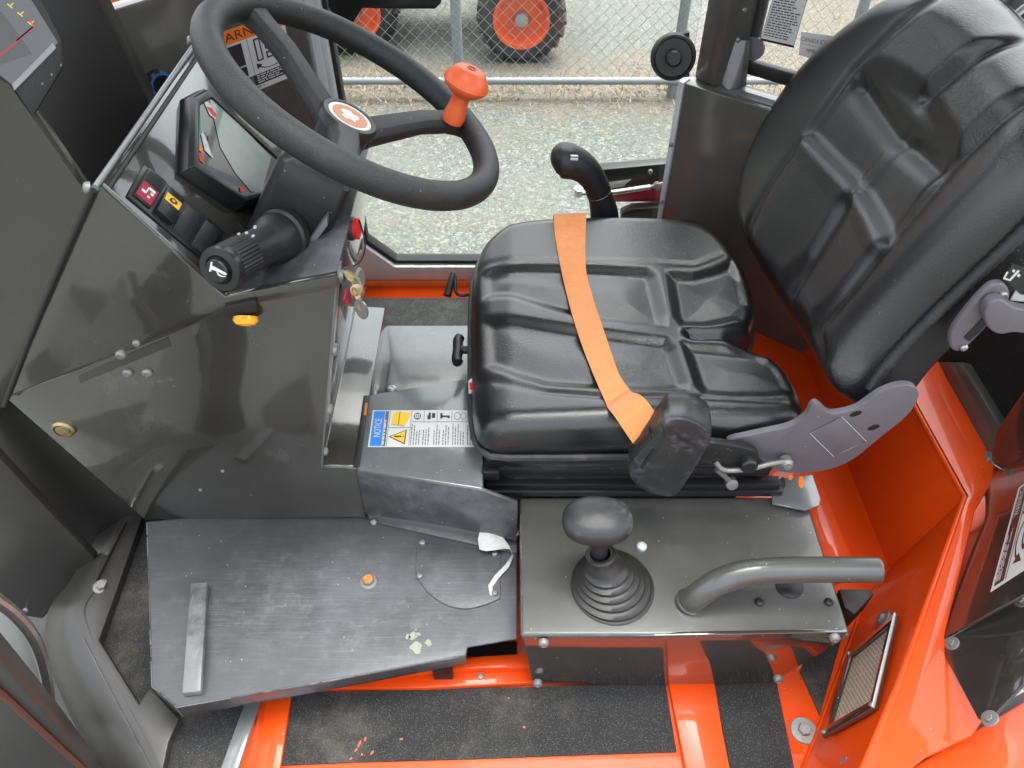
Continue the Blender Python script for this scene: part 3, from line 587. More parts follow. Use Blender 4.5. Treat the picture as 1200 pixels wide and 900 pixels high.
# orange rear body: bulkhead, side wall, shelf-like wheel arch
orb = thing('rear_body', 'glossy orange rear body with sloping walls behind the seat', 'tractor body', (.70, .70, 0))
A = [PZ(960, 847, 0), PZ(1007, 717, 0), PZ(1042, 666, 0)]; Z2 = .2
T0, T1, T2 = PZ(1053, 800, Z2), PZ(1131, 582, Z2), PZ(1073, 477, Z2)
f0 = PZ(930, 925, 0); t0 = PZ(1000, 925, Z2); am = A[1] * .5 + A[0] * .5
def curve_wall(lo, hi, n=6, bulge=.012):
    rows = []
    for k in range(n + 1):
        s = k / n; row = []
        for p, q in zip(lo, hi):
            p, q = V(p), V(q); r = p * (1 - s) + q * s; out = unit([q[0] - p[0] + .001, q[1] - p[1], 0]); row.append(r + out * -bulge * 0)
        rows.append(row)
    return rows
lo = [f0, A[0], A[1], A[2]]; hi = [t0, T0, T0 * .45 + T1 * .55, T1]
sw = build(MB().grid(curve_wall(lo, hi)), 'side_wall', 'orange_paint', orb, ang=50)
fd = MB().tube([p + V([.004, -.002, .003]) for p in lo[:3]] + [V(A[2])], .006, 8); build(fd, 'weld_seam', 'orange_paint', orb)
build(MB().prism([A[2], V([A[2][0] - .01, 1.45, 0]), V([T2[0], 1.45, Z2]), T2, T1], (.006, 0, 0)), 'bulkhead', 'orange_paint', orb)
OC = [PZ(1110, 443, Z2), PZ(1150, 512, Z2), PZ(1166, 545, Z2), PZ(1163, 565, Z2), PZ(1143, 598, Z2), PZ(1107, 747, Z2), PZ(1156, 838, Z2), PZ(1140, 862, Z2), PZ(1085, 888, Z2), PZ(1030, 930, Z2)]
build(MB().prism([V([T2[0], 1.45, Z2])] + [T2, T1, T0, t0] + OC[::-1] + [V([T2[0] + .1, 1.45, Z2])], (0, 0, -.006)), 'wheel_arch', 'orange_paint', orb, bevel=.0025, bseg=3)
build(MB().prism([PZ(945, 560, .02), PZ(962, 560, .02), PZ(1000, 655, .02), PZ(985, 680, .02), PZ(950, 640, .02)], (0, 0, -.015)), 'ledge', 'orange_paint', orb, bevel=.003)
for px, py in ((1028, 716), (985, 888)): pass
build(MB().tube([V([T2[0], 1.44, Z2]) - V([0, 0, .0032]), T2 - V([-.001, 0, .0032]), T1 - V([-.001, 0, .0032]), T0 - V([-.001, 0, .0032]), t0 - V([-.001, 0, .0032])], .0046, 12), 'folded_edge', 'orange_paint', orb)
# vent grille on the side wall
def onS(off):
    n_ = unit(np.cross(V(A[1]) - V(A[0]), V(T0) - V(A[0]))); n_ = n_ if n_[0] < 0 else -n_
    return on_p(V(A[0]) + n_ * off, n_), n_
fS, nS = onS(.012)
q = poly3([(963, 863), (1023, 829), (1049, 719), (994, 764)], fS); c_ = sum(q) / 4
vg = thing('vent_grille', 'small screened air vent bolted to the orange wall by the floor', 'vent', tuple(c_ - nS * .01))
inn = [c_ + (p - c_) * V([.80, .80, .80]) for p in q]
fr = MB()
for i in range(4): fr.prism([q[i], q[(i + 1) % 4], inn[(i + 1) % 4], inn[i]], -nS * .006)
build(fr, 'frame', 'glossy_dark', vg, bevel=.0008)
build(MB().prism([p - nS * .005 for p in inn], -nS * .002), 'filter', 'vent_foam', vg)
sc_ = MB(); at_i = lambda u, v: inn[0] * (1 - u) * (1 - v) + inn[1] * u * (1 - v) + inn[2] * u * v + inn[3] * (1 - u) * v - nS * .0045
NU, NV = 13, 30
for j in range(NV):
    for i in range(NU):
        u, v = (i + .3 + .4 * (j % 2)) / NU, (j + .5) / NV
        if random.random() < .03: continue
        sc_.poly([at_i(u + .29 / NU * math.cos(t), v + .36 / NV * math.sin(t)) for t in np.linspace(0, 2 * math.pi, 6, endpoint=False)])
build(sc_, 'screen_holes', 'brown_print', vg, kind='stuff')
for p in q: bolt(vg, c_ + (p - c_) * .93 + nS * .001, nS, .0034)
build(MB().tube([q[1] + nS * .001, q[2] + nS * .001], .0014, 6), 'bright_edge', 'frame_grey', vg)
for px, py in ((1026, 720), (984, 888)): bolt(orb, fS(px, py) - nS * .012, nS, .0085, 'flange')

# dark guard with its warning plate, right of the arch
gd = thing('side_guard', 'dark brown glossy guard plate with white warning decal, right of the orange arch', 'guard', tuple(OC[5]))
G0, G1 = V(OC[5]), V(OC[2]); ng = unit(np.cross(G1 - G0, V([.30, -.15, .9]))); ng = ng if ng[0] < 0 else -ng; fG = on_p(G0, ng)
g1 = build(MB().prism(poly3([(1099, 751), (1136, 600), (1157, 564), (1165, 540), (1200, 520), (1290, 520), (1290, 640), (1200, 696)], fG), -ng * .004), 'upper_plate', 'glossy_dark', gd, bevel=.0004)
ng2 = unit(ng + V([.1, -.25, .25])); fG2 = on_p(G0, ng2)
g2 = build(MB().prism(poly3([(1099, 753), (1108, 750), (1200, 699), (1290, 645), (1290, 760), (1200, 801), (1158, 846), (1146, 842)], fG2), -ng2 * .004), 'lower_plate', 'glossy_dark', gd, bevel=.0004)
for px, py in ((1116, 754), (1197, 704)): bolt(g2, fG2(px, py) + ng2 * .0005, ng2, .0052, 'flange')
bolt(g2, fG2(1160, 842) + ng2 * .0005, ng2, .0055, 'flange')
d = Decal(*[fG(x, y) for x, y in ((1161, 694), (1275, 620), (1290, 500), (1194, 572))], out=ng).sheet('white_print')
d.rect(.03, .03, .14, .97, 'brown_print'); d.fine(.04, .06, .10, .6, 3, 'white_print', rot=1); d.text('WARNING', .045, .66, .11, .94, 'white_print', 90)
d.rect(.155, .03, .165, .97, 'brown_print'); d.rect(.17, .62, .55, .66, 'brown_print'); d.poly([(.18, .68), (.5, .68), (.5, .95), (.3, .95), (.26, .80), (.18, .84)], 'brown_print')
for u in (.30, .36, .42): d.ring(u, .38, .05, .16, .3, 'brown_print', 2)
d.ring(.30, .36, .12, .24, .12, 'brown_print', 2, 20, 120, 250); d.poly([(.20, .14), (.30, .12), (.25, .22)], 'brown_print')
d.done('warning_decal', g1)
build(MB().prism([PZ(1160, 846, .185), PZ(1215, 812, .185), PZ(1290, 860, .185), PZ(1200, 930, .185), PZ(1040, 930, .185), PZ(1060, 905, .185), PZ(1100, 880, .185)], (0, 0, -.01)), 'lower_fender', 'orange_paint', orb, bevel=.004)
build(MB().prism([PZ(1030, 925, .16), PZ(1090, 870, .16), PZ(1220, 800, .16), PZ(1290, 900, .16), PZ(1100, 960, .16)], (0, 0, -.01)), 'fender_liner', 'rubber_black', orb)
# carpeted recess behind the seat, framed in dark steel
cp = thing('carpet_panel', 'black carpeted panel in a dark steel frame behind the seat back', 'panel', (.80, .9, .2))
C0, C1 = V(OC[0]), V(OC[2]); dC = unit(C1 - C0); nC = unit(np.cross(dC, V([.22, .1, 1]))); nC = nC if nC[0] < 0 else -nC; fC = on_p(C0, nC)
build(MB().prism(poly3([(1080, 385), (1108, 447), (1162, 532), (1290, 500), (1290, 300), (1150, 300)], on_p(C0 - nC * .02, nC)), -nC * .01), 'carpet', 'carpet', cp)
build(MB().prism(poly3([(1098, 424), (1126, 424), (1172, 500), (1180, 530), (1165, 545), (1150, 525), (1108, 446)], fC), -nC * .03), 'frame_bar', 'pillar_paint', cp, bevel=.003)
build(MB().prism(poly3([(1160, 540), (1166, 505), (1240, 400), (1290, 400), (1290, 500), (1200, 545), (1180, 552)], on_p(C0 + nC * .006, nC)), -nC * .03), 'frame_post', 'glossy_dark', cp, bevel=.004)
bolt(cp, PP(1158, 538, C0 + nC * .004, nC), nC, .007, 'flange')
# ------------------------------------------------------------------ prints drawn at pixel-measured places on a real plane
def pxprint(items, o, n, name, parent, lift=.0006, label=None):
    mb = MB(); ms = []
    for m_, pxs, k in items:
        if m_ not in ms: ms.append(m_)
        f = on_p(V(o) + V(n) * (lift + k * .0003), n); mb.poly(poly3(pxs, f), ms.index(m_))
    return build(mb, name, ms, parent, label=label)

# ------------------------------------------------------------------ control console
YC = .743; cy = on_y(YC)
con = thing('control_console', 'dark grey painted control console with sloping dashboard at the front of the cab', 'control console', (-.45, .94, .1))
kA, kB, kC, kD, kE, kF, kG, kH = poly3([(8, 466), (118, 218), (263, 348), (394, 322), (376, 547), (418, 549), (428, 606), (170, 609)], cy)
dy = V([0, .39, 0])
build(MB().prism([p + V([0, .004, 0]) for p in (kA, kB, kC, kD, kE, kF, kG, kH)], dy - V([0, .004, 0])), 'console_body', 'dark_paint', con, bevel=.003)
sp = build(MB().prism(poly3([(8, 467), (50, 449), (92, 434), (195, 390), (265, 357), (394, 330), (376, 547), (418, 549), (428, 606), (170, 609)], cy), (0, .004, 0)), 'side_panel', 'dark_paint', con, bevel=.001)
up_pl = build(MB().prism(poly3([(10, 464), (118, 219), (263, 348), (394, 323), (397, 337), (268, 363), (196, 394), (90, 434), (50, 448)], on_y(YC - .010)), (0, .010, 0)), 'upper_side_panel', 'dark_paint', con, bevel=.0015)
build(MB().prism(poly3([(92, 440), (197, 395), (200, 406), (94, 449)], on_y(YC - .001)), (0, .002, 0)), 'slot', 'side_paint', con)
for px, py, r in ((142, 415, .0072), (160, 402, .005), (150, 436, .0072), (173, 436, .0072)): bolt(con, PY(px, py, YC - (.011 if py < 420 else 0)), (0, -1, .05), r)
pg = MB().lathe([(.0165, 0), (.0165, .003), (.013, .006), (.013, .003), (.011, .003), (.010, .0055), (.002, .0065), (0, .0065)], PY(75, 502, YC), (0, -1, 0), 28); build(pg, 'access_plug', 'brass', con)
for px, py in ((261, 552), (235, 574)): bolt(con, PY(px, py, YC), (0, -1, 0), .003)
for px, py, r in ((162, 581, .004),): bolt(con, PY(px, py, YC), (0, -1, 0), r, m='black_plastic')
# amber lamp under the lip
build(MB().prism(poly3([(262, 360), (300, 352), (301, 366), (264, 372)], on_y(YC - .016)), (0, .014, 0)), 'lamp_holder', 'rubber_black', con, bevel=.002)
build(MB().lathe([(.011, 0), (.012, .005), (.009, .010), (.004, .012), (0, .0125)], PY(288, 371, YC - .011), (0, -.75, -.65), 20, squash=1.35), 'amber_button', 'amber_lens', con)
# edge trim, dark rubber; a light grey tube stands for its highlight
tr = MB().tube(smooth_path([kA + V([.0, -.012, -.004]), kA * .5 + kB * .5 + V([-.004, -.012, 0]), kB + V([-.003, -.011, .002])], 12), .0036, 10); build(tr, 'edge_trim', 'rubber_black', con)
build(MB().tube([kB + V([-.002, -.008, .003]), kB + dy + V([-.002, 0, .003])], .0036, 12), 'edge_highlight', 'light_grey', con)
build(MB().tube([kB + V([.007, -.006, -.004]), kB + dy + V([.007, 0, -.004])], .0028, 10), 'edge_trim', 'rubber_black', con)
bolt(con, kB + V([-.012, -.004, 0]), (-1, -.4, .3), .007); bolt(con, kB + dy + V([-.010, -.01, .004]), (-1, -.4, .4), .007)
# dashboard
nD = unit(np.cross(dy, kC - kB)); nD = nD if nD[0] > 0 else -nD
fD = lambda off: on_p(kB + nD * off, nD)
build(MB().prism([kB + V([.004, 0, -.006]), kC + V([0, -.0, .0]), kC + dy, kB + dy + V([.004, 0, -.006])], nD * .002), 'dashboard', 'dark_paint', con, bevel=.0008)
nSh = unit(np.cross(kD - kC, dy)); nSh = nSh if nSh[2] > 0 else -nSh
build(MB().prism([kC + V([.002, 0, 0]), kD, kD + dy, kC + dy + V([.002, 0, 0])], nSh * .002), 'lower_shelf', 'worn_paint', con, bevel=.0008)
# instrument cluster
HC = .024
front = [(245, 105), (229, 114), (227, 194), (288, 236), (316, 228), (333, 186)]
P = poly3(front, fD(HC)); cm = sum(P) / 6
base = [cm + (p - cm) * 1.10 - nD * (HC - .001) for p in P]
mid_ = [cm + (p - cm) * 1.05 - nD * HC * .25 for p in P]
mid2 = [cm + (p - cm) * 1.03 - nD * HC * .25 for p in P]
ins_ = [cm + (p - cm) * .88 for p in P]; inl = [cm + (p - cm) * .865 - nD * .003 for p in P]
mb = MB().grid([base, mid_, mid2, P, ins_, inl], closed=True); cl = build(mb, 'instrument_cluster', 'smooth_plastic', con, bevel=.0015)
build(MB().prism(inl, -nD * .004), 'dial', 'dial_face', cl)
oD = kB + nD * (HC - .0028)
I = []
I.append(('lcd', [(246, 117), (252, 116), (318, 184), (306, 226), (294, 224), (276, 203), (258, 172)], 0))
I.append(('white_print', [(238, 117), (246, 121), (254, 133), (253, 140), (246, 135)], 1)); I.append(('red_print', [(242, 125), (248, 126), (254, 134), (253, 138), (249, 135)], 2))
I.append(('green_print', [(234, 132), (236, 139), (237, 156), (233, 160)], 1)); I.append(('white_print', [(234, 150), (240, 158), (250, 186), (240, 176)], 1))
I.append(('orange_print', [(233, 168), (238, 174), (237, 179), (233, 176)], 1)); I.append(('red_print', [(233, 178), (238, 182), (239, 192), (234, 188)], 1))
I.append(('red_print', [(281, 219), (286, 219), (287, 224), (282, 225)], 2))
I += [('grey_print', [(240, 155), (242, 155), (242, 161), (240, 161)], 1), ('grey_print', [(244, 158), (246, 158), (246, 164), (244, 164)], 1)]
pxprint(I, oD, nD, 'dial_markings', cl)
# switch bank
fs = fD(.002)
sw_ = Decal(fs(146, 231), fs(240, 309), fs(262, 273), fs(167, 194), out=nD)
def slab(u0, v0, u1, v1, h0, h1, m_, name, par, bev=.0012):
    b4 = [sw_.at(u, v) for u, v in ((u0, v0), (u1, v0), (u1, v1), (u0, v1))]; hs2 = (h0, h0, h1, h1); mb = MB()
    mb.add([p - nD * .001 for p in b4] + [p + nD * h for p, h in zip(b4, hs2)], [(0, 1, 2, 3), (4, 5, 6, 7), (0, 1, 5, 4), (1, 2, 6, 5), (2, 3, 7, 6), (3, 0, 4, 7)]); return build(mb, name, m_, par, bevel=bev)
sb = slab(0, 0, 1, 1, .003, .003, 'smooth_plastic', 'switch_bank', con, .002)
for i, (m_, h0, h1, lab) in enumerate((('smooth_plastic', .006, .010, 'rocker switch with maroon lens and white wiper symbol'), ('smooth_plastic', .012, .006, 'rocker switch with yellow band'), ('black_plastic', .0042, .0042, 'blank switch cover'), ('black_plastic', .0042, .0042, 'blank switch cover'))):
    u0, u1 = .035 + .242 * i, .035 + .242 * i + .205
    r = slab(u0, .10, u1, .90, h0, h1, m_, 'rocker_switch', con, .0015); props(r, lab)
    hh = lambda v: nD * (h0 + (h1 - h0) * (v - .1) / .8 + .0006)
    def pr(poly, mm, k=0): return [(sw_.at(u0 + (u1 - u0) * a, b_) + hh(b_) + nD * k * .0003) for a, b_ in poly]
    mb = MB(); ms = []
    if i == 0:
        mb.poly(pr([(.08, .14), (.92, .14), (.92, .52), (.08, .52)], 0), 0); ms = ['maroon_print', 'white_print', 'rubber_black']
        for (a, b_, c, e) in ((.2, .28, .42, .34), (.4, .30, .46, .46), (.45, .42, .8, .48), (.62, .34, .78, .40), (.55, .24, .7, .29)): mb.poly(pr([(a, b_), (c, b_), (c, e), (a, e)], 0, 1), 1)
        for k in range(4): mb.poly(pr([(.1, .60 + .07 * k), (.9, .60 + .07 * k), (.9, .625 + .07 * k), (.1, .625 + .07 * k)], 0, 1), 2)
    elif i == 1:
        mb.poly(pr([(.08, .48), (.92, .48), (.92, .72), (.08, .72)], 0), 0); ms = ['yellow_print', 'black_print']
        mb.poly(pr([(.28, .54), (.5, .52), (.72, .58), (.7, .66), (.5, .69), (.34, .64)], 0, 1), 1); mb.poly(pr([(.42, .575), (.58, .575), (.58, .635), (.42, .635)], 0, 2), 0)
    if ms: build(mb, 'switch_symbol', ms, r)
# rear flange, bolts, knob with red ring, warning strip, ignition lock
nR = unit(np.cross(dy, kE - kD)); nR = nR if nR[0] > 0 else -nR
fR = on_p(kD + nR * .001, nR)
build(MB().prism([kD + V([.0025, .0, 0]), kE + V([.0025, 0, 0]), kE + V([.0025, .028, 0]), kD + V([.0025, .028, 0])], -nR * .003), 'rear_flange', 'plate_paint', con, bevel=.0008)
for zf, s in ((.03, .009), (.36, .009), (.68, .008), (.94, .0065)):
    p = kD * (1 - zf) + kE * zf + V([.003, .012, 0]); bolt(con, p, nR, s)
kn = PX(413, 268, -.214); mb = MB().lathe([(.015, -.02), (.016, 0), (.014, .004), (.0, .005)], kn, (1, -.1, .05), 24); ek = build(mb, 'stop_knob', 'black_plastic', con)
build(MB().lathe([(.0142, .004), (.0142, .0085), (.012, .0095), (.010, .008)], kn, (1, -.1, .05), 28), 'knob_ring', 'red_print', ek)
build(MB().tube(smooth_path([PX(421, 258, -.205), PX(428, 285, -.195), PX(424, 304, -.20), PX(414, 312, -.21)], 24), .0013, 6), 'cable', 'rubber_black', con)
ig = PX(413, 326, -.212); build(MB().lathe([(.015, -.01), (.015, .010), (.012, .013), (.0, .013)], ig, (1, -.2, .1), 24), 'ignition_lock', 'zinc', con)
build(MB().prism(poly3([(304, 250), (330, 190), (343, 195), (316, 262)], fD(.010)), -nD * .004), 'warning_strip', 'white_print', con)
# keys
ky = thing('key_ring', 'bunch of keys hanging from the ignition lock at the rear edge of the console', 'keys', tuple(ig))
kc = PX(418, 338, -.193); rx = unit([.75, -.66, 0]); rz = unit([.1, .25, 1])
build(MB().tube([kc + .0125 * (math.cos(t) * rx + math.sin(t) * rz) for t in np.linspace(0, 2 * math.pi, 30, endpoint=False)], .0011, 6, closed=True), 'ring', 'zinc', ky)
def key(a, b_, m_, wd, label=None):
    a, b_ = V(a), V(b_); dr_ = unit(b_ - a); sd = unit(np.cross(dr_, [.5, -1, .3])); nn = np.cross(dr_, sd); L_ = np.linalg.norm(b_ - a); mb = MB()
    mb.prism([a + sd * wd * math.cos(t) + dr_ * (wd + wd * math.sin(t)) for t in np.linspace(0, 2 * math.pi, 14, endpoint=False)], nn * .002)
    mb.prism([a + sd * .0035 + dr_ * wd * 1.8, a + dr_ * L_ + sd * .0032, a + dr_ * (L_ + .003), a + dr_ * L_ - sd * .0032, a + dr_ * (L_ * .8) - sd * .002, a + dr_ * wd * 1.8 - sd * .0035], nn * .0018); return build(mb, 'key', m_, ky, bevel=.0003, label=label)
key(PX(412, 318, -.200), PX(417, 343, -.188), 'brass', .0125); key(PX(416, 333, -.19), PX(423, 362, -.186), 'brass', .008)
mb = MB().prism([PX(423, 363, -.186) + V([.0085 * math.cos(t), -.004 * math.cos(t), .0155 * math.sin(t)]) for t in np.linspace(0, 2 * math.pi, 20, endpoint=False)], (.001, .0018, 0)); build(mb, 'metal_tag', 'steel', ky)
mb = MB().prism([PX(x, y, -.2) for x, y in ((404, 338), (408, 345), (411, 357), (405, 361), (402, 352))], (.002, .004, 0)); build(mb, 'red_tag', 'maroon_print', ky, bevel=.001)

# ------------------------------------------------------------------ steering column and wheel
WC = V([-.187, .903, .768]); WN = unit([.522, .0827, .849]); WR = .18
fW = lambda off: on_p(WC + WN * off, WN)
colm = thing('steering_column', 'black moulded steering column with a combined light and horn stalk', 'steering column', tuple(WC - WN * .20))
ax1 = unit(np.cross([0, 1, 0], WN)); ax2 = np.cross(WN, ax1)      # ax2 ~ +y
def rsec(c, wx, wy, r, n=6):
    pts = []
    for qx, qy, a0 in ((1, 1, 0), (-1, 1, 90), (-1, -1, 180), (1, -1, 270)):
        for k in range(n):
            a = math.radians(a0 + 90 * k / (n - 1)); pts.append(c + ax1 * (qx * (wx - r) + r * math.cos(a)) + ax2 * (qy * (wy - r) + r * math.sin(a)))
    return pts
secs = [(.072, .020, .022, .016), (.080, .028, .030, .018), (.088, .040, .044, .014), (.096, .047, .052, .012), (.13, .047, .053, .010), (.19, .048, .054, .010), (.27, .048, .054, .010)]
rows = [rsec(WC - WN * s - ax1 * .010, wx, wy, r) for s, wx, wy, r in secs]; mb = MB().grid(rows, closed=True); mb.poly(rows[0]); mb.poly(rows[-1]); build(mb, 'column_cover', 'black_plastic', colm, ang=45)
build(MB().lathe([(.016, -.03), (.016, -.10)], WC, WN, 20), 'shaft', 'steel', colm)
d4 = poly3([(352, 295), (357, 300), (384, 264), (383, 254)], on_y(.826)); build(MB().prism(d4, (0, .012, 0)), 'data_plate', 'light_grey', colm)
s1 = PY(257, 316, .70); s0 = PY(342, 270, .845); sa = unit(s1 - s0); SL = np.linalg.norm(s1 - s0)
st = build(MB().lathe([(.02, -.03), (.024, .0), (.033, .012), (.0355, .02), (.0355, .028), (.032, .031), (.0325, .036), (.031, .048), (.0265, .062), (.0245, .066), (.0245, SL - .05)], s0, sa, 36), 'stalk', 'black_plastic', colm)
mb = MB(); nS_ = 72; rows = []
for h in (SL - .052, SL - .05, SL - .014, SL - .012):
    rows.append([s0 + sa * h + (.0248 + (.0012 if k % 2 and h not in (SL - .052, SL - .012) else 0)) * (math.cos(2 * math.pi * k / nS_) * (sx := unit(np.cross(sa, [0, 0, 1]))) + math.sin(2 * math.pi * k / nS_) * np.cross(sa, sx)) for k in range(nS_)])
mb.grid(rows, closed=True); build(mb, 'twist_grip', 'black_plastic', st, ang=20)
build(MB().lathe([(.024, SL - .013), (.0262, SL - .011), (.0268, SL - .004), (.0255, SL), (.0175, SL + .001), (.015, SL - .001), (.0142, SL - .001), (.0140, SL + .005), (.0125, SL + .0065), (0, SL + .0068)], s0, sa, 40), 'horn_button', 'smooth_plastic', st)
oh = s0 + sa * (SL + .0068)
hx0, hy0 = 256.5, 316.0
hq = lambda l: ('white_print', [(hx0 + x, hy0 + y) for x, y in l], 0)
pxprint([hq([(-9.5, -9), (-7.4, -9), (-9, 2), (-11.6, 2)]), hq([(-8, -5), (-1, -1.2), (7, 3), (9.5, 5), (8.5, 6.5), (5, 5.5), (-1, 2.4), (-9.4, -.4)]),
         hq([(-3, 2), (-1.4, 2.6), (0, 5.2), (4, 7.2), (7.5, 7.4), (8, 8.6), (3, 8.6), (-1.2, 6.4)])], oh, sa, 'horn_symbol', st, .0004)
for a, h in ((.55, SL - .058), (.95, SL - .06), (1.3, SL - .057), (.8, SL - .072)):
    sx = unit(np.cross(sa, [0, 0, 1])); sy = np.cross(sa, sx); rr = .0262 if h > SL - .066 else .031
    a2 = -math.pi / 2 + (a - .9) if sy[2] < 0 else math.pi / 2 + (a - .9)
    c = s0 + sa * h + rr * (math.cos(a2) * sx + math.sin(a2) * sy); rd = unit(c - s0 - sa * h)
    build(MB().box(c - rd * .001, (.0034, .0022, .0030), np.stack([sa, np.cross(rd, sa), rd], 1)), 'stalk_mark', 'white_print', st)

sw = thing('steering_wheel', 'black three spoke steering wheel with an orange spinner knob on its rim', 'steering wheel', tuple(WC - WN * .05))
ring = [WC + WR * (math.cos(t) * ax1 + math.sin(t) * ax2) for t in np.linspace(0, 2 * math.pi, 120, endpoint=False)]
build(MB().tube(ring, .0172, 20, closed=True, flat=1.0, nrm=WN), 'rim', 'wheel_rubber', sw)
HB = WC - WN * .048
build(MB().lathe([(.026, -.055), (.030, -.03), (.032, -.012), (.0335, .006), (.0365, .008), (.0365, .019), (.0345, .022), (.029, .0225), (.0285, .021), (0, .021)], HB, WN, 40), 'hub', 'black_plastic', sw)
bd = MB(); ms = ['white_print', 'pale_orange']
for r, m_, h in ((.0282, 0, .0215), (.0232, 1, .0218)): bd.poly([HB + WN * h + r * (math.cos(t) * ax1 + math.sin(t) * ax2) for t in np.linspace(0, 2 * math.pi, 40, endpoint=False)], m_)
fB = on_p(HB + WN * .0221, WN)
bd.poly([HB + WN * .0221 + V(ax2) * a + V(ax1) * b_ for a, b_ in ((-.012, -.004), (-.009, -.011), (-.002, -.008), (.003, -.013), (.010, -.010), (.012, -.002), (.008, .004), (.009, .010), (.001, .012), (-.004, .008), (-.011, .008), (-.008, .002))], 0)
build(bd, 'badge', ms, sw)
for px, py in ((312, 24), (542, 141), (402, 196)):
    e = fW(0)(px, py); dr_ = unit(e - WC); e = WC + dr_ * WR; sd = np.cross(WN, dr_); a0 = HB + dr_ * .022 + WN * (-.004 if px != 402 else .004); rows = []
    for k, (s, wd, th) in enumerate(((0, .020, .016), (.12, .019, .014), (.55, .0165, .0115), (.80, .0165, .011), (.92, .018, .013), (1.0, .021, .015))):
        base_ = a0 * (1 - s) + (e - WN * .004) * s + WN * (.010 * math.sin(math.pi * s) * (1 if s < 1 else 0)); rows.append([base_ + sd * wd * u + WN * th * v for u, v in ((-.75, -1), (.75, -1), (1, -.3), (1, .35), (.7, 1), (-.7, 1), (-1, .35), (-1, -.3))])
    mb = MB().grid(rows, closed=True); mb.poly(rows[0]); mb.poly(rows[-1]); build(mb, 'spoke', 'wheel_rubber', sw, bevel=.0015, ang=50)
kb = fW(.010)(532, 136); kp = [(.014, -.008), (.0155, .0), (.0132, .012), (.0118, .026), (.0135, .031), (.019, .034), (.0265, .040), (.0305, .0455), (.0308, .0485), (.0300, .0515), (.0265, .0570), (.0215, .0640), (.0185, .0665), (.0160, .0675), (0, .068)]
kax = unit(WN + V([-.12, 0, .1])); kno = build(MB().lathe(kp, kb, kax, 32), 'spinner_knob', 'knob_orange', sw, ang=50)
kx = unit(np.cross(kax, [0, 1, 0])); kyv = np.cross(kax, kx); kt = kb + kax * .0681
build(MB().tube([kt + .006 * (math.cos(t) * kx + math.sin(t) * kyv) for t in np.linspace(0, 2 * math.pi, 24, endpoint=False)], .0004, 4, closed=True).tube([kt + .0035 * (math.cos(t) * kx + math.sin(t) * kyv) for t in np.linspace(0, 2 * math.pi, 24, endpoint=False)], .0004, 4, closed=True), 'knob_emblem', 'brown_print', kno)
build(MB().tube([kb + kax * .0485 + .0309 * (math.cos(t) * kx + math.sin(t) * kyv) for t in np.linspace(0, 2 * math.pi, 40, endpoint=False)], .0005, 4, closed=True), 'knob_seam', 'lit_pale_orange', kno)

# camera monitor at the upper left
mo, mn = PY(68, 50, .80), unit([.60, -.74, .32]); fM = lambda off: on_p(mo + mn * off, mn)
mon = thing('camera_monitor', 'black monitor with red and yellow guide lines at the upper left corner', 'monitor', tuple(mo))
build(MB().prism(poly3([(-60, 60), (15, 101), (40, 137), (76, 78), (73, 46), (20, -60), (-60, -60)], fM(0)), -mn * .03), 'housing', 'black_plastic', mon, bevel=.004)
build(MB().prism(poly3([(-60, 40), (15, 100), (68, 50), (12, -40), (-60, -40)], fM(.001)), -mn * .002), 'screen', 'dial_face', mon)
build(MB().prism(poly3([(-60, 150), (17, 106), (66, 56), (62, 50), (14, 99), (-60, 143)][1:5], fM(.003)), -mn * .004), 'screen_edge', 'light_grey', mon)
pxprint([('brown_print' if False else 'dim_print', [(-40, 20), (0, 12), (14, 30), (38, 63), (26, 67), (-40, 90)], 0), ('maroon_print', [(-20, 70), (0, 63), (38, 31), (40, 33), (1, 66), (-20, 74)], 1), ('red_print', [(38, 31), (34, 25), (36, 24), (40, 31)], 1)] +
        [('yellow_line', [(x - 3, y - 2), (x + 3, y + 3), (x + 2, y + 4), (x - 4, y - 1)], 1) for x, y in ((12, 6), (24, 16), (36, 27))] + [('yellow_line', [(x, y), (x + 3.4, y - 3), (x + 4, y - 2), (x + 1, y + 1)], 1) for x, y in ((12, 6), (24, 16), (36, 27))], mo + mn * .001, mn, 'guide_lines', mon)
pxprint([('grey_print', [(x, y), (x + 2, y - 2), (x + 3, y + 1), (x + 1, y + 2)], 0) for x, y in ((48, 98), (59, 87), (70, 76))], mo + mn * .0005, mn, 'button_marks', mon)

# ------------------------------------------------------------------ central tunnel
ZT = .24; tz = on_z(ZT)
tun = thing('tunnel_cover', 'grey steel tunnel cover with blue headed notice label in front of the seat', 'cover', (-.15, .85, 0))
tp = poly3([(430, 463), (548, 443), (566, 443), (566, 573), (418, 550)], tz)
tb = build(MB().prism(tp, (0, 0, -.14)), 'cover_box', 'plate_paint', tun, bevel=.003)
fp0, fp1 = tp[4], tp[3]; nf = unit(np.cross(fp1 - fp0, [0, 0, 1])); nf = nf if nf[1] < 0 else -nf
build(MB().prism(poly3([(418, 552), (566, 575), (606, 590), (606, 634), (520, 616), (428, 603)], on_p(fp0 + nf * .002, nf)), -nf * .006), 'front_plate', 'worn_paint', tun, bevel=.001)
build(MB().prism(poly3([(384, 466), (428, 464), (415, 549), (376, 547)], on_z(ZT - .004)), (0, 0, -.136)), 'side_plate', 'satin_dark', tun, bevel=.002)
build(MB().prism(poly3([(426, 463), (433, 463), (421, 546), (414, 546)], on_z(ZT + .003)), (0, 0, -.01)), 'seam_strip', 'rubber_black', tun, bevel=.001)
build(MB().prism(poly3([(428, 472), (431, 472), (429, 486), (426, 486)], on_z(ZT + .0045)), (0, 0, -.003)), 'rust_streak', 'rust', tun)
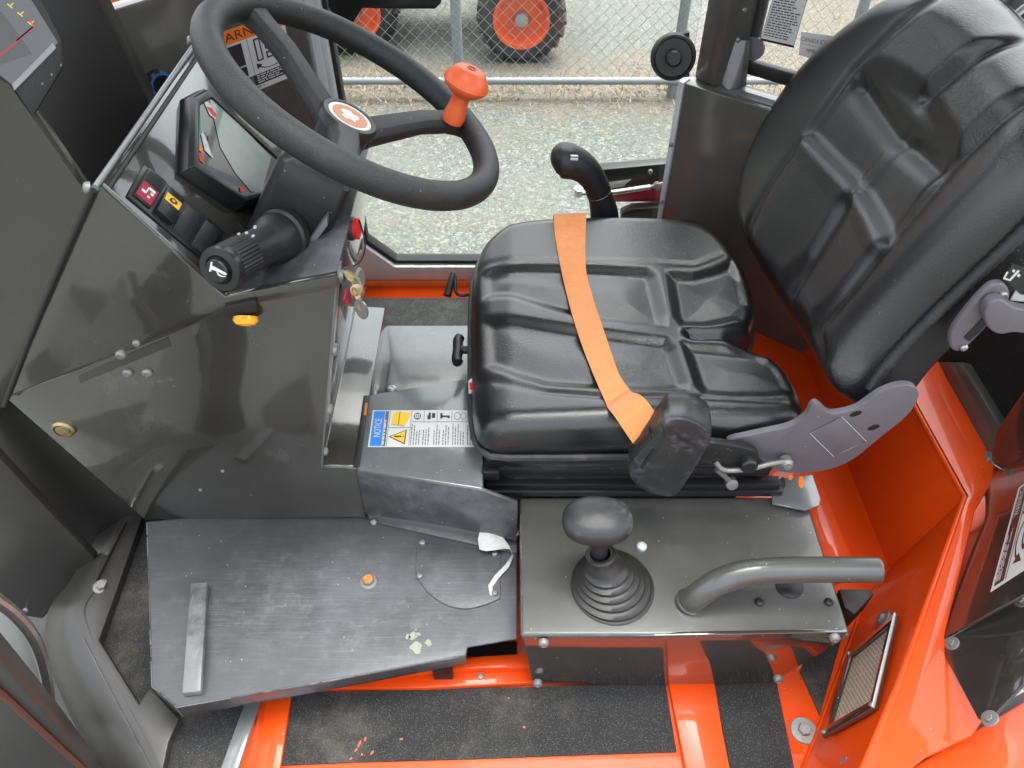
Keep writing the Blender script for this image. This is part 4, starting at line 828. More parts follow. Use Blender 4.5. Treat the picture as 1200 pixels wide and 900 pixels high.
lp = build(MB().prism(poly3([(395, 381), (570, 381), (570, 470), (380, 470)], on_z(.10)), (0, 0, -.11)), 'rear_cover', 'plate_paint', tun, bevel=.003)
bolt(tun, PZ(459, 457, .104), (0, 0, 1), .010, m='frame_grey')
for k in range(4): build(MB().prism(poly3([(400 - k * 1.4, 413 + 5 * k), (405 - k * 1.4, 409 + 5 * k), (405 - k * 1.4, 411 + 5 * k), (400 - k * 1.4, 415.5 + 5 * k)], on_z(.103)), (0, 0, -.002)), 'louvre', 'black_panel', tun)
d = Decal(tz(431, 524), tz(566, 524), tz(566, 481), tz(437, 481)).sheet('white_print')
d.rect(.015, .02, .115, .97, 'blue_print'); d.rect(.12, .02, .15, .97, 'grey_print'); d.text('NOTICE', .035, .26, .095, .76, 'white_print', 90); d.fine(.122, .05, .148, .95, 1, 'white_print', rot=1, fill=.5, k=3)
d.poly([(.18, .60), (.20, .92), (.25, .95), (.35, .92), (.33, .72), (.30, .55), (.24, .58)], 'yellow_print'); d.line(.25, .95, .245, .58, .006, 'black_print', 3); d.line(.18, .60, .24, .58, .006, 'black_print', 3); d.line(.24, .58, .30, .55, .006, 'black_print', 3)
d.poly([(.17, .27), (.325, .46), (.32, .06)], 'black_print', 1); d.poly([(.188, .27), (.315, .425), (.311, .10)], 'yellow_print', 2); d.rect(.22, .25, .285, .29, 'black_print', 3); d.rect(.295, .25, .305, .29, 'black_print', 3)
for u in (.16, .355): d.line(u, .02, u, .98, .004, 'grey_print')
d.line(.16, .51, .355, .51, .014, 'grey_print'); d.line(.355, .67, 1, .67, .014, 'grey_print')
for u in (.47, .59, .72, .86): d.line(u, .68, u, .97, .004, 'grey_print')
d.disc(.41, .83, .033, .10, 'grey_print'); d.rect(.39, .78, .43, .88, 'white_print', 3); d.rect(.398, .80, .405, .86, 'black_print', 4); d.rect(.415, .80, .422, .86, 'black_print', 4)
for (a, b_, c, e) in ((.50, .74, .53, .86), (.54, .78, .57, .92), (.51, .86, .53, .93), (.62, .80, .70, .85), (.615, .76, .635, .92), (.68, .77, .70, .82), (.93, .74, .97, .9), (.90, .78, .92, .86)): d.rect(a, b_, c, e, 'black_print')
d.ring(.77, .83, .03, .11, .15, 'grey_print'); d.ring(.825, .83, .025, .1, .15, 'grey_print')
for u0, n in ((.365, 4), (.47, 3), (.565, 3), (.645, 3), (.73, 5), (.86, 4)): d.fine(u0, .05, u0 + .023 * n, .62, n, 'grey_print', rot=1, fill=.38)
d.done('notice_decal', tun)

# ------------------------------------------------------------------ foot platform
ZP = .10; pz = on_z(ZP)
pf = thing('foot_platform', 'scuffed dark steel foot platform with a raised heel bar beneath the console', 'footplate', (-.25, .62, 0))
edge = [(172, 611), (178, 804), (207, 829), (400, 795), (546, 768), (548, 758), (606, 748), (606, 600), (300, 600)]
build(MB().prism(poly3(edge, pz), (0, 0, -.005)), 'plate', 'platform_paint', pf, bevel=.0022, bseg=3)
sk = poly3([(172, 612), (178, 804), (207, 829), (400, 795), (546, 768)], pz)
mb = MB()
for a, b_ in zip(sk[:-1], sk[1:]): mb.prism([a + V([0, 0, -.002]), b_ + V([0, 0, -.002]), b_ + V([0, 0, -.030]), a + V([0, 0, -.030])], unit([-(b_ - a)[1], (b_ - a)[0], 0]) * .004)
build(mb, 'skirt', 'worn_paint', pf, bevel=.0012)
build(MB().prism(poly3([(223, 683), (243, 682), (235, 810), (213, 812)], on_z(ZP + .014)), (0, 0, -.014)), 'heel_bar', 'scraped_bar', pf, bevel=.002)
we = MB()
for a, b_ in zip(sk[:-1], sk[1:]):
    t = 0
    while t < 1:
        e = min(1, t + random.uniform(.05, .22)); we.tube([a * (1 - t) + b_ * t + V([0, 0, -.0006]), a * (1 - e) + b_ * e + V([0, 0, -.0006])], random.uniform(.0005, .0012), 6); t = e + random.uniform(0, .06)
build(we, 'worn_edge', 'scraped_bar', pf)
for a, b_ in (((300, 640), (300, 780)), ((520, 650), (520, 745))): build(MB().box((PZ(*a, ZP) + PZ(*b_, ZP)) / 2 - V([0, 0, .055]), (.03, .20, .09)), 'support', 'black_panel', pf)
build(MB().prism(poly3([(437, 602), (606, 628), (606, 648), (562, 639), (440, 612)], on_z(ZP + .004)), (0, 0, -.004)), 'flange_strip', 'worn_paint', pf, bevel=.001)
cv = smooth_path([(487, 671), (500, 692), (522, 708), (545, 713), (566, 709), (586, 701)], 24)
ic = build(MB().prism(poly3([(489, 634), *[tuple(p) for p in cv], (587, 648)], on_z(ZP + .004)), (0, 0, -.004)), 'inspection_cover', 'platform_paint', pf, bevel=.0008)
for px, py in ((495, 636), (492, 675), (580, 649), (580, 695)): bolt(ic, PZ(px, py, ZP + .005), (0, 0, 1), .0052)
bolt(pf, PZ(438, 612, ZP + .003), (0, -.3, 1), .0055); bolt(pf, PZ(606, 624, ZP + .03), (-.6, -.4, .4), .0055); bolt(pf, PZ(614, 624, ZP + .03), (.3, -.4, 1), .005)
rb = bolt(pf, PZ(432, 681, ZP + .002), (0, 0, 1), .0095, 'hex', label='rusty hexagon bolt'); rt_ = build(MB().lathe([(.0083, 0), (.0075, .0006), (0, .0007)], PZ(432, 681, ZP + .002) + V([0, 0, .0095 * .84]), (0, 0, 1), 6), 'rust_patch', 'rust', pf)
mb = MB()
for px, py, r in ((484, 745, 5), (488, 759, 7), (478, 746, 3), (502, 753, 4), (490, 743, 3)): mb.poly([PZ(px + r * (1 + .25 * math.sin(3 * t + px)) * math.cos(t), py + .85 * r * (1 + .3 * math.sin(2 * t + py)) * math.sin(t), ZP + .0006) for t in np.linspace(0, 2 * math.pi, 16, endpoint=False)])
build(mb, 'paint_drips', 'paint_drip', pf)
tape = thing('torn_tape', 'torn strip of white paper tape stuck between two bolts on the foot platform', 'tape', tuple(PZ(580, 670, ZP)))
L_ = [(560, 632), (562, 624), (570, 619), (580, 622), (589, 629), (597, 640), (600, 650), (592, 662), (580, 674), (572, 686), (574, 697)]
R_ = [(562, 644), (570, 646), (578, 645), (585, 644), (592, 643), (598, 644), (602, 652), (596, 665), (584, 678), (577, 688), (578, 698)]
hz = [.014, .020, .024, .022, .017, .012, .010, .009, .007, .006, .005]
build(MB().ribbon([PZ(*p, ZP + h) for p, h in zip(L_, hz)], [PZ(*p, ZP + h * .8) for p, h in zip(R_, hz)], .0006), 'strip', 'paper', tape, ang=60)

# ------------------------------------------------------------------ lever box with grab handle
YB, ZB = .497, .175; by, bz = on_y(YB), on_z(ZB)
lb = thing('lever_box', 'grey steel lever box with bent tube grab handle below the seat', 'lever box', (.25, .6, 0))
x0, x1 = .012, .478
build(MB().prism([(x0, YB, ZB), (x1, YB, ZB), (x1, .735, ZB), (x0, .735, ZB)], (0, 0, -.012)), 'top_plate', 'box_paint', lb, bevel=.005, bseg=4)
fpx = poly3([(613, 748), (994, 741), (984, 752), (906, 800), (625, 805)], by)
build(MB().prism(fpx, (0, .006, 0)), 'front_plate', 'glossy_dark', lb, bevel=.0015)
build(MB().prism([(x0 + .001, YB + .004, ZB - .008), (x0 + .001, .735, ZB - .008), (x0 + .001, .735, .002), (.034, YB + .004, .002)], (.006, 0, 0)), 'end_plate', 'worn_paint', lb, bevel=.001)
build(MB().prism([(x1 - .03, YB + .02, ZB - .012), (x1 - .004, .735, ZB - .012), (x1 - .004, .735, .0), (x1 - .10, YB + .02, .0)], (-.006, 0, 0)), 'end_plate', 'glossy_dark', lb)
build(MB().prism(poly3([(983, 690), (1022, 690), (1024, 697), (1002, 720), (990, 712)], on_z(.12)), (0, 0, -.05)), 'end_bracket', 'black_panel', lb, bevel=.002)
we = MB()
for (ax_, bx_, yy, zz, k) in ((x0 + .004, x1 - .004, YB + .0016, ZB - .0016, 14),):
    t = 0
    while t < 1:
        e = min(1, t + random.uniform(.02, .12)); we.tube([(ax_ + (bx_ - ax_) * t, yy, zz), (ax_ + (bx_ - ax_) * e, yy, zz)], random.uniform(.0004, .0009), 6); t = e + random.uniform(.0, .08)
we.tube([(x0 + .002, YB + .006, ZB - .001), (x0 + .002, .60, ZB - .001)], .0012, 6).tube([(x0 + .002, .62, ZB - .001), (x0 + .002, .70, ZB - .001)], .0009, 6)
build(we, 'worn_edge', 'scraped_bar', lb)
for px, py in ((637, 753), (630, 800), (978, 747), (912, 795)): bolt(lb, PY(px, py, YB - .006), (0, -1, .12), .0075)
for px, py, r in ((890, 706, .007), (971, 706, .0065)): bolt(lb, PZ(px, py, ZB), (0, 0, 1), r, m='black_plastic')
build(MB().lathe([(.020, 0), (.020, .002), (.016, .004), (0, .004)], PZ(925, 687, ZB), (0, 0, 1), 24), 'hole_plug', 'black_plastic', lb)
bolt(lb, PZ(752, 641, ZB), (0, 0, 1), .008, m='frame_grey')
hp = smooth_path([PZ(806, 706, ZB - .004), PZ(815, 700, ZB + .02), PZ(838, 684, ZB + .048), PZ(872, 672, ZB + .064), PZ(920, 668, ZB + .068), PZ(980, 667.5, ZB + .068), PZ(1030, 668, ZB + .068)], 60)
hn = build(MB().tube(hp, .0182, 24), 'grab_handle', 'box_paint', lb, bevel=.002)
build(MB().lathe([(.0215, -.001), (.0215, .003), (.0185, .006)], PZ(808, 706, ZB), (.3, 0, 1), 24), 'weld_collar', 'box_paint', lb)
# gear lever
gl = thing('gear_lever', 'black mushroom topped lever in a pleated rubber boot on the lever box', 'lever', tuple(PZ(718, 688, ZB)))
c0, c1 = PZ(718, 688, ZB), PZ(704, 650, ZB + .062); rows = []
prof = [(0, .060), (.02, .0615), (.04, .060)]
nb = 5
for i in range(nb):
    s = .05 + .62 * i / nb; R0 = .0585 - .0305 * (i / nb) ** .9
    prof += [(s, R0 - .003), (s + .03, R0 + .0005), (s + .075, R0 + .0005), (s + .10, R0 - .0045)]
prof += [(.72, .027), (.85, .024), (.96, .0215), (1.0, .0225), (1.04, .021), (1.04, .015)]
for s, r in prof:
    c = c0 * (1 - s) + c1 * s; tl = unit(V([0, 0, 1]) * (1 - .5 * s) + unit(c1 - c0) * .5 * s); a = unit(np.cross(tl, [0, 1, 0])); b_ = np.cross(tl, a); rows.append([c + r * (math.cos(t) * a + math.sin(t) * b_) for t in np.linspace(0, 2 * math.pi, 48, endpoint=False)])
build(MB().grid(rows, closed=True), 'boot', 'boot_rubber', gl, ang=60)
kc = PZ(700, 611, .305)
build(MB().tube([c1 - V([0, 0, .02]), c1 * .5 + kc * .5, kc], .0125, 16), 'shaft', 'black_plastic', gl)
ku = unit(V([0, -.12, 1])); kr_ = V([1, 0, 0.]); kf = np.cross(ku, kr_); rows = []
for s in np.linspace(-1, 1, 22):
    zz = .023 * s if s > 0 else .019 * s; w = (1 - abs(s) ** 2.6) ** (1 / 2.4) if abs(s) < 1 else .0
    w = max(w, .02); flare = 1 if s > -.2 else 1 - .25 * (-s - .2) / .8
    rows.append([kc + ku * zz + kr_ * .0490 * w * flare * np.sign(math.cos(t)) * abs(math.cos(t)) ** .85 + kf * .036 * w * flare * np.sign(math.sin(t)) * abs(math.sin(t)) ** .85 for t in np.linspace(0, 2 * math.pi, 40, endpoint=False)])
mb = MB().grid(rows, closed=True); mb.poly(rows[0]); mb.poly(rows[-1]); kk = build(mb, 'knob', 'scuffed_plastic', gl, ang=70)
# ------------------------------------------------------------------ the seat
def sdf(px, py, poly):           # signed distance, negative inside
    poly = V(poly, dtype=float); d = np.full(px.shape, 1e9); ins = np.zeros(px.shape, bool); n = len(poly)
    for i in range(n):
        a, b_ = poly[i], poly[(i + 1) % n]; e = b_ - a; wx_, wy_ = px - a[0], py - a[1]; t = np.clip((wx_ * e[0] + wy_ * e[1]) / (e @ e), 0, 1)
        d = np.minimum(d, np.hypot(wx_ - e[0] * t, wy_ - e[1] * t)); c = ((a[1] > py) != (b_[1] > py)) & (px < (b_[0] - a[0]) * (py - a[1]) / (b_[1] - a[1] + 1e-12) + a[0]); ins ^= c
    return np.where(ins, -d, d)
def sstep(x): x = np.clip(x, 0, 1); return x * x * (3 - 2 * x)
def dseg(px, py, pts):
    d = np.full(px.shape, 1e9)
    for a, b_ in zip(pts[:-1], pts[1:]):
        a, b_ = V(a), V(b_); e = b_ - a; t = np.clip(((px - a[0]) * e[0] + (py - a[1]) * e[1]) / (e @ e), 0, 1); d = np.minimum(d, np.hypot(px - a[0] - e[0] * t, py - a[1] - e[1] * t))
    return d
def pad(outline, to3, hfun, R, side, name, m_, parent, nth=300, bulge=.006, rings=70):
    ol = V(outline); c = ol.mean(0); ang = np.arctan2(*(ol - c).T[::-1]); th = np.linspace(-math.pi, math.pi, nth, endpoint=False); rad = []
    n = len(ol)
    for t in th:        # star-shaped: ray / outline intersection
        d = V([math.cos(t), math.sin(t)]); best = 0
        for i in range(n):
            a, b_ = ol[i] - c, ol[(i + 1) % n] - c; e = b_ - a; den = d[0] * e[1] - d[1] * e[0]
            if abs(den) < 1e-12: continue
            s = (a[0] * e[1] - a[1] * e[0]) / den; u = (a[0] * d[1] - a[1] * d[0]) / den
            if -1e-9 <= u <= 1 + 1e-9 and s > best: best = s
        rad.append(best)
    rad = V(rad); q = np.linspace(0, 1, rings); q = 1 - (1 - q) ** 1.25; q[0] = .004
    X = c[0] + q[:, None] * (rad * np.cos(th))[None]; Y = c[1] + q[:, None] * (rad * np.sin(th))[None]
    bx, by_ = c[0] + rad * np.cos(th), c[1] + rad * np.sin(th); B = np.stack([bx, by_], 1)
    dd = np.abs(sdf(X, Y, B)); dd[-1] = 0
    t = np.clip(1 - dd / R, 0, 1); edge = R * (1 - np.sqrt(np.clip(1 - t * t, 0, 1)))
    H = hfun(X, Y) - edge; rows = [[to3(x, y, h) for x, y, h in zip(*r)] for r in zip(X, Y, H)]
    hb = H[-1]; cen = c
    for s in np.linspace(.12, 1, 8):
        k = 1 + bulge * math.sin(math.pi * s) / np.maximum(rad, .05) - (.004 / rad) * s; rows.append([to3(cen[0] + (x - cen[0]) * kk_, cen[1] + (y - cen[1]) * kk_, h * (1 - s) + side * s) for x, y, h, kk_ in zip(bx, by_, hb, k)])
    mb = MB().grid(rows, closed=True); mb.poly(rows[0]); mb.poly(rows[-1]); return build(mb, name, m_, parent, ang=80), B
seat = thing('operator_seat', 'black vinyl operator seat with moulded cushion and reclined high back', 'seat', (.2, 1.0, .17))
ZS = .352; zs = on_z(ZS); P2 = lambda pxs: [tuple(zs(*p)[:2]) for p in pxs]
ol = [tuple(p) for p in smooth_path(P2([(555, 470), (552, 395), (553, 315), (559, 280), (578, 262), (620, 253), (740, 252), (810, 255), (850, 271), (877, 305), (890, 345), (885, 376), (868, 391), (882, 399), (908, 406), (926, 422), (940, 446), (948, 470), (942, 486), (915, 494), (860, 497), (740, 498), (620, 499), (572, 496)]), 160, True)]
pans = [[(566, 308), (610, 306), (660, 309), (720, 313), (760, 315), (768, 322), (780, 368), (778, 380), (740, 378), (690, 372), (640, 356), (600, 342), (566, 336)],
        [(566, 362), (600, 366), (640, 374), (690, 384), (740, 391), (782, 396), (792, 408), (806, 450), (803, 458), (750, 458), (690, 455), (640, 450), (600, 436), (568, 418)],
        [(782, 318), (812, 318), (838, 310), (858, 300), (876, 320), (882, 350), (868, 368), (830, 378), (798, 378), (790, 368)],
        [(800, 400), (840, 402), (890, 407), (912, 416), (926, 436), (934, 456), (900, 462), (860, 464), (824, 462), (814, 450)]]
pans = [P2(p) for p in pans]; cen = P2([(568, 352), (610, 358), (660, 371), (720, 381), (785, 389)])
yn, yf = zs(700, 498)[1], zs(700, 252)[1]; xf = zs(552, 395)[0]
def cush(X, Y):
    t = (Y - yn) / (yf - yn); h = ZS + .012 * np.abs(2 * t - 1) ** 2.2 - .006 + .006 * np.cos((X - .2) * 9)
    for p in pans: sd_ = sdf(X, Y, p); h = h - .0110 * sstep((-sd_ + .010) / .030) + .0035 * sstep((-sd_ - .012) / .06)
    h = h - .018 * np.exp(-(dseg(X, Y, P2([(812, 389), (850, 388), (892, 384)])) / .011) ** 2)
    h = h - .014 * sstep(1 - (X - xf) / .07)       # waterfall front
    h = h - .0022 * np.exp(-(dseg(X, Y, P2([(556, 300), (640, 303), (740, 307), (815, 309), (846, 296)])) / .005) ** 2)
    h = h - .003 * np.exp(-(dseg(X, Y, P2([(560, 433), (600, 449), (640, 460), (700, 467), (810, 468), (920, 470)])) / .006) ** 2)
    return h
cu, B = pad(ol, lambda x, y, h: V([x, y, h]), cush, .036, .282, 'cushion', 'vinyl', seat, bulge=.004)
cB = B.mean(0); shr = lambda k: cB + (B - cB) * k
build(MB().tube([(*p, .281) for p in shr(1.010)[::3]], .0062, 8, closed=True), 'piping', 'stitch_vinyl', seat)
def ringwall(k, z0, z1, m_, name, bev=0):
    q = shr(k)[::4]; return build(MB().prism([(*p, z1) for p in q], (0, 0, z0 - z1)), name, m_, seat, bevel=bev)
ringwall(.992, .248, .277, 'vinyl', 'lower_band', .006)
ringwall(.955, .20, .249, 'stitch_vinyl', 'bellows', .004)
yb = .735
sx0, sx1 = PY(566, 560, yb)[0], PY(905, 560, yb)[0]
build(MB().box(((sx0 + sx1) / 2, yb + .26, .226), (sx1 - sx0, .50, .022)), 'suspension_frame', 'black_plastic', seat, bevel=.004)
build(MB().box((sx0 + .012, yb + .004, .232), (.028, .014, .022)), 'end_cap', 'black_plastic', seat, bevel=.003)
for yy in (yb + .008, yb + .50):
    build(MB().box(((sx0 + PY(915, 578, yb)[0]) / 2, yy, .190), (PY(915, 578, yb)[0] - sx0, .028, .012)), 'slide_rail', 'smooth_plastic', seat, bevel=.0015)
    build(MB().box(((sx0 + PY(915, 578, yb)[0]) / 2, yy, .203), (PY(915, 578, yb)[0] - sx0 - .01, .018, .012)), 'slide_rail', 'smooth_plastic', seat, bevel=.0015)
build(MB().box(((sx0 + sx1) / 2, yb + .26, .10), (sx1 - sx0 - .06, .46, .165)), 'pedestal', 'plate_paint', seat, bevel=.004)
# slotted end bracket
bk = build(MB().prism(poly3([(904, 562), (952, 556), (962, 585), (960, 592), (944, 598), (905, 590)], on_z(.184)), (0, 0, -.004)), 'rail_bracket', 'plate_paint', seat, bevel=.001)
for s, m_ in ((((914, 557), (919, 557), (921, 569), (916, 569)), 'black_print'), (((938, 557), (943, 557), (946, 569), (941, 569)), 'orange_print'), (((926, 554), (930, 554), (931, 558), (926, 558)), 'orange_print')): pass
mb = MB(); ms = ['rubber_black', 'orange_print']
for cx, cy_, rx_, ry_, m_ in ((917, 566, 3.5, 7, 0), (926, 559.5, 3.2, 3, 1), (939, 565, 3.5, 7, 1)): mb.poly([PZ(cx + rx_ * math.cos(t), cy_ + ry_ * math.sin(t), .1846) for t in np.linspace(0, 2 * math.pi, 18, endpoint=False)], m_)
build(mb, 'slot', ms, bk)
# knobs at the front of the seat
kx_ = PZ(538, 410, .27); mb = MB().lathe([(.006, .03), (.006, .008), (.010, .006), (.0115, -.002), (.009, -.008), (0, -.009)], kx_, (1, 0, 0), 16); R3 = np.eye(3)
mb2 = MB(); mb2.tube(smooth_path([kx_ + V([0, -.033, 0]), kx_ + V([-.003, -.022, 0]), kx_ + V([-.002, 0, 0]), kx_ + V([-.003, .022, 0]), kx_ + V([0, .033, 0])], 20), [.006] + [.0105] * 19 + [.006] if False else .0092, 14)
mb2.tube([kx_, kx_ + V([.03, 0, 0])], .0075, 12); build(mb2, 'tension_knob', 'black_plastic', seat, bevel=.002)
build(MB().prism(poly3([(549, 448), (553, 445), (555, 470), (556, 485), (551, 480), (549, 460)], on_y(.86)), (0, .004, 0)), 'gauge_label', 'white_print', seat)
pxprint([('red_print', [(550, 449), (554, 447), (555, 457), (551, 457)], 0), ('green_print', [(550.5, 461), (555, 461), (556, 472), (552, 472)], 0), ('red_print', [(552, 475), (556, 474), (556, 483), (553, 481)], 0)], V([0, .86, 0]), V([0, -1., 0]), 'gauge_colours', seat)
build(MB().tube(smooth_path([PZ(551, 345, .26), PZ(540, 346, .26), PZ(534, 341, .265), PZ(533, 325, .285), PZ(530, 320, .29)], 30), .0035, 8), 'slide_lever', 'smooth_plastic', seat)
build(MB().tube([PZ(531, 320, .29), PZ(524, 347, .268)], [.0055, .0085], 8), 'lever_grip', 'black_plastic', seat, bevel=.001)
# back
L = unit([math.sin(math.radians(24)), 0, math.cos(math.radians(24))]); NB = unit([-L[2], 0, L[0]]); PB = V([.440, 1.0, .378])
fBk = lambda off: on_p(PB + NB * off, NB)
def loc(px, py, off=0): p = fBk(off)(px, py) - PB; return (p[1], p @ L)
outp = [(966, 458), (930, 405), (900, 360), (879, 318), (863, 277), (858, 240), (868, 195), (892, 142), (922, 94), (950, 60), (982, 30), (1016, 4), (1056, -18), (1126, -24), (1172, 14), (1218, 62), (1246, 108), (1242, 160), (1206, 212), (1154, 268), (1074, 346), (1032, 390), (1004, 424), (988, 448)]
olb = [tuple(p) for p in smooth_path([loc(*p, -.012) for p in outp], 180, True)]
PL = lambda pxs: [loc(*p) for p in pxs]
c4 = lambda l: [(800 + x / 3, y / 3) for x, y in l]
up1 = PL(c4([(905, 5), (985, 30), (1085, 105), (960, 225), (845, 330), (740, 262), (655, 240), (760, 130)]))
up2 = PL(c4([(1100, 150), (1190, 235), (1225, 290), (1090, 410), (965, 520), (905, 440), (858, 345), (970, 250)]))
lum1 = PL(c4([(600, 300), (650, 300), (740, 470), (600, 640), (455, 480)])); lum2 = PL(c4([(745, 485), (800, 490), (890, 590), (720, 830), (612, 660)]))
lo1 = PL(c4([(438, 500), (585, 670), (440, 905), (330, 990), (235, 860), (330, 650)])); lo2 = PL(c4([(600, 690), (700, 860), (560, 1040), (450, 1130), (380, 1050), (470, 900)]))
gsl = PL(c4([(1085, 115), (960, 230), (845, 335)])); gl1 = PL(c4([(870, 0), (700, 170), (610, 260), (470, 450), (330, 640), (225, 810), (200, 900)])); gl2 = PL(c4([(1230, 310), (1080, 440), (960, 560), (720, 850), (560, 1060), (480, 1160), (500, 1250)]))
lumg = PL(c4([(640, 310), (690, 390), (740, 465), (810, 520), (885, 575)])); mids = PL(c4([(740, 480), (600, 660), (430, 930), (380, 1020)]))
def back(X, Y):
    h = .018 * np.cos(np.clip((X) / .25, -1, 1) * math.pi) * -1 * .55 + .0
    g = lambda pts, w: np.exp(-(dseg(X, Y, pts) / w) ** 2)
    for p, a in ((up1, .012), (up2, .012), (lo1, .010), (lo2, .010)): h = h + a * .85 * sstep((-sdf(X, Y, p) + .016) / .038)
    for p in (lum1, lum2): h = h - .006 * sstep((-sdf(X, Y, p) + .010) / .024)
    h = h - .010 * g(gsl, .012) - .006 * g(gl1, .010) - .006 * g(gl2, .011) - .011 * g(lumg, .018) - .0035 * g(mids, .008)
    h = h + .006 * g(PL(c4([(440, 500), (585, 672)])), .014) + .006 * g(PL(c4([(600, 690), (695, 855)])), .014)
    return h
to3b = lambda x, y, h: PB + V([0, x, 0]) + L * y + NB * h
bp_, BB = pad(olb, to3b, back, .068, -.066, 'backrest', 'vinyl_back', seat, bulge=.004)
cb = BB.mean(0); sb_ = lambda k: cb + (BB - cb) * k
bz_ = MB(); q = sb_(1.012); q = V([p for p in q if p[0] < -.12 and p[1] > .045]); q = q[np.argsort(q[:, 1])]; pts = [to3b(*p, -.055) for p in q]
bz_.tube([p + 0 for p in pts], [.0080 + .0014 * (i % 2) for i in range(len(pts))], 10); build(bz_, 'zip_edge', 'stitch_vinyl', seat, ang=50)
q = sb_(.985)[::3]; build(MB().prism([to3b(*p, -.06) for p in q], -NB * .075), 'back_shell', 'black_plastic', seat, bevel=.012, bseg=3)
# recline plate, handle and symbol on the near side of the back
ynear = min(p[0] for p in q) + PB[1]; yr = ynear - .002; ry = on_y(yr)
esc = [(1113, 402), (1116, 388), (1130, 368), (1150, 345), (1164, 334), (1178, 334), (1184, 345), (1180, 358), (1165, 375), (1145, 396), (1128, 411), (1117, 411)]
es = build(MB().prism([tuple(p) for p in smooth_path(poly3(esc, on_y(yr - .008)), 60, True)], (0, .012, 0)), 'recline_plate', 'grey_plastic', seat, bevel=.004, bseg=3)
build(MB().prism([tuple(p) for p in smooth_path(poly3([(1154, 368), (1160, 356), (1174, 352), (1192, 362), (1240, 372), (1240, 396), (1192, 390), (1172, 392), (1158, 384)], on_y(yr - .026)), 50, True)], (0, .016, 0)), 'recline_handle', 'grey_plastic', es, bevel=.004, bseg=3)
build(MB().prism(poly3([(1130, 396), (1158, 366), (1163, 370), (1150, 388), (1136, 400)], on_y(yr - .0095)), (0, .002, 0)), 'recess', 'black_plastic', es)
for px, py in ((1175, 345), (1129, 407)): bolt(es, PY(px, py, yr - .008), (0, -1, 0), .0055, m='steel')
build(MB().prism(poly3([(1176, 326), (1186, 310), (1240, 330), (1240, 350), (1196, 345)], on_y(yr - .0045)), (0, .004, 0)), 'symbol_plate', 'black_print', seat)
sxp, syp = 1176, 318
pxprint([('white_print', [(a, b_ ) for a, b_ in pl], 0) for pl in ([(1176, 325), (1180, 318), (1182, 319), (1178, 325.5), (1183, 327), (1193, 316), (1195, 318), (1184, 329.5), (1175.5, 327)], [(1186, 317), (1188, 315.5), (1190, 317), (1188.5, 319.5), (1186.5, 319)], [(1192, 322), (1194.5, 320.5), (1196, 323), (1194, 325), (1192, 324)])], V([0, yr - .0045, 0]), V([0, -1., 0]), 'recline_symbol', seat)
build(MB().prism(poly3([(1184, 352), (1200, 325), (1214, 328), (1216, 356), (1204, 354)], on_y(yr - .002)), (0, .002, 0)), 'side_white_sheet', 'white_print', seat)  # plain white sheet at the side of the seat back
# hinge side plate
yh = .722; hy_ = on_y(yh)
hp_ = [(852, 518), (890, 508), (925, 500), (944, 488), (950, 477), (958, 473), (972, 484), (984, 484), (1005, 478), (1030, 461), (1050, 453), (1066, 452), (1075, 457), (1076, 467), (1062, 488), (1030, 514), (1000, 538), (972, 550), (940, 554), (915, 553), (900, 545), (880, 530)]
hg = build(MB().prism([tuple(p) for p in smooth_path(poly3(hp_, hy_), 110, True)], (0, .010, 0)), 'hinge_cover', 'grey_plastic', seat, bevel=.003, bseg=3)
pxprint([('rubber_black', [(cx + 7 * math.cos(t) - 1.5 * math.sin(t), cy_ + 3.2 * math.sin(t) - 1.5 * math.cos(t)) for t in np.linspace(0, 2 * math.pi, 18, endpoint=False)], 0) for cx, cy_ in ((1003, 485), (1024, 501))], V([0, yh, 0]), V([0, -1., 0]), 'slot', hg)
ip = build(MB().prism(poly3([(949, 508), (986, 488), (1015, 517), (977, 535)], on_y(yh - .0012)), (0, .001, 0)), 'inset_panel', 'grey_plastic', hg, bevel=.0005)
build(MB().tube([PY(x, y, yh - .0015) for x, y in ((949, 508), (986, 488), (1015, 517), (977, 535))], .0006, 5, closed=True), 'inset_line', 'frame_grey', hg)
lk = MB().tube(smooth_path([PY(838, 541, .70), PY(850, 551, .695), PY(880, 549, .695), PY(905, 543, .70), PY(920, 541, .705)], 24), .004, 10); lk.lathe([(.010, -.006), (.010, .006), (.006, .010), (.0, .010)], PY(921, 542, .708), (0, -1, .2), 16); lk.lathe([(.009, -.006), (.009, .006), (.0, .008)], PY(857, 566, .70), (0, -1, .4), 14); lk.tube([PY(840, 550, .70), PY(857, 565, .70)], .004, 8)
build(lk, 'tilt_linkage', 'zinc', seat)
hr = MB(); hc = [fBk(-.16)(x, y) for x, y in ((1128, -30), (1146, 10), (1186, 50), (1250, 70), (1300, 20), (1300, -60), (1130, -60))]; build(MB().prism([tuple(p) for p in smooth_path(hc, 70, True)], -NB * .09), 'headrest', 'vinyl', seat, bevel=.02, bseg=4)
hm = sum(V(p) for p in hc) / len(hc) - NB * .045
for s in (-.05, .05): build(MB().tube([PB + L * .42 - NB * .12 + V([0, hm[1] - 1.0 + s, 0]), PB + L * .52 - NB * .15 + V([0, hm[1] - 1.0 + s, 0]), hm + V([0, s, 0])], .008, 12), 'headrest_post', 'steel', seat)

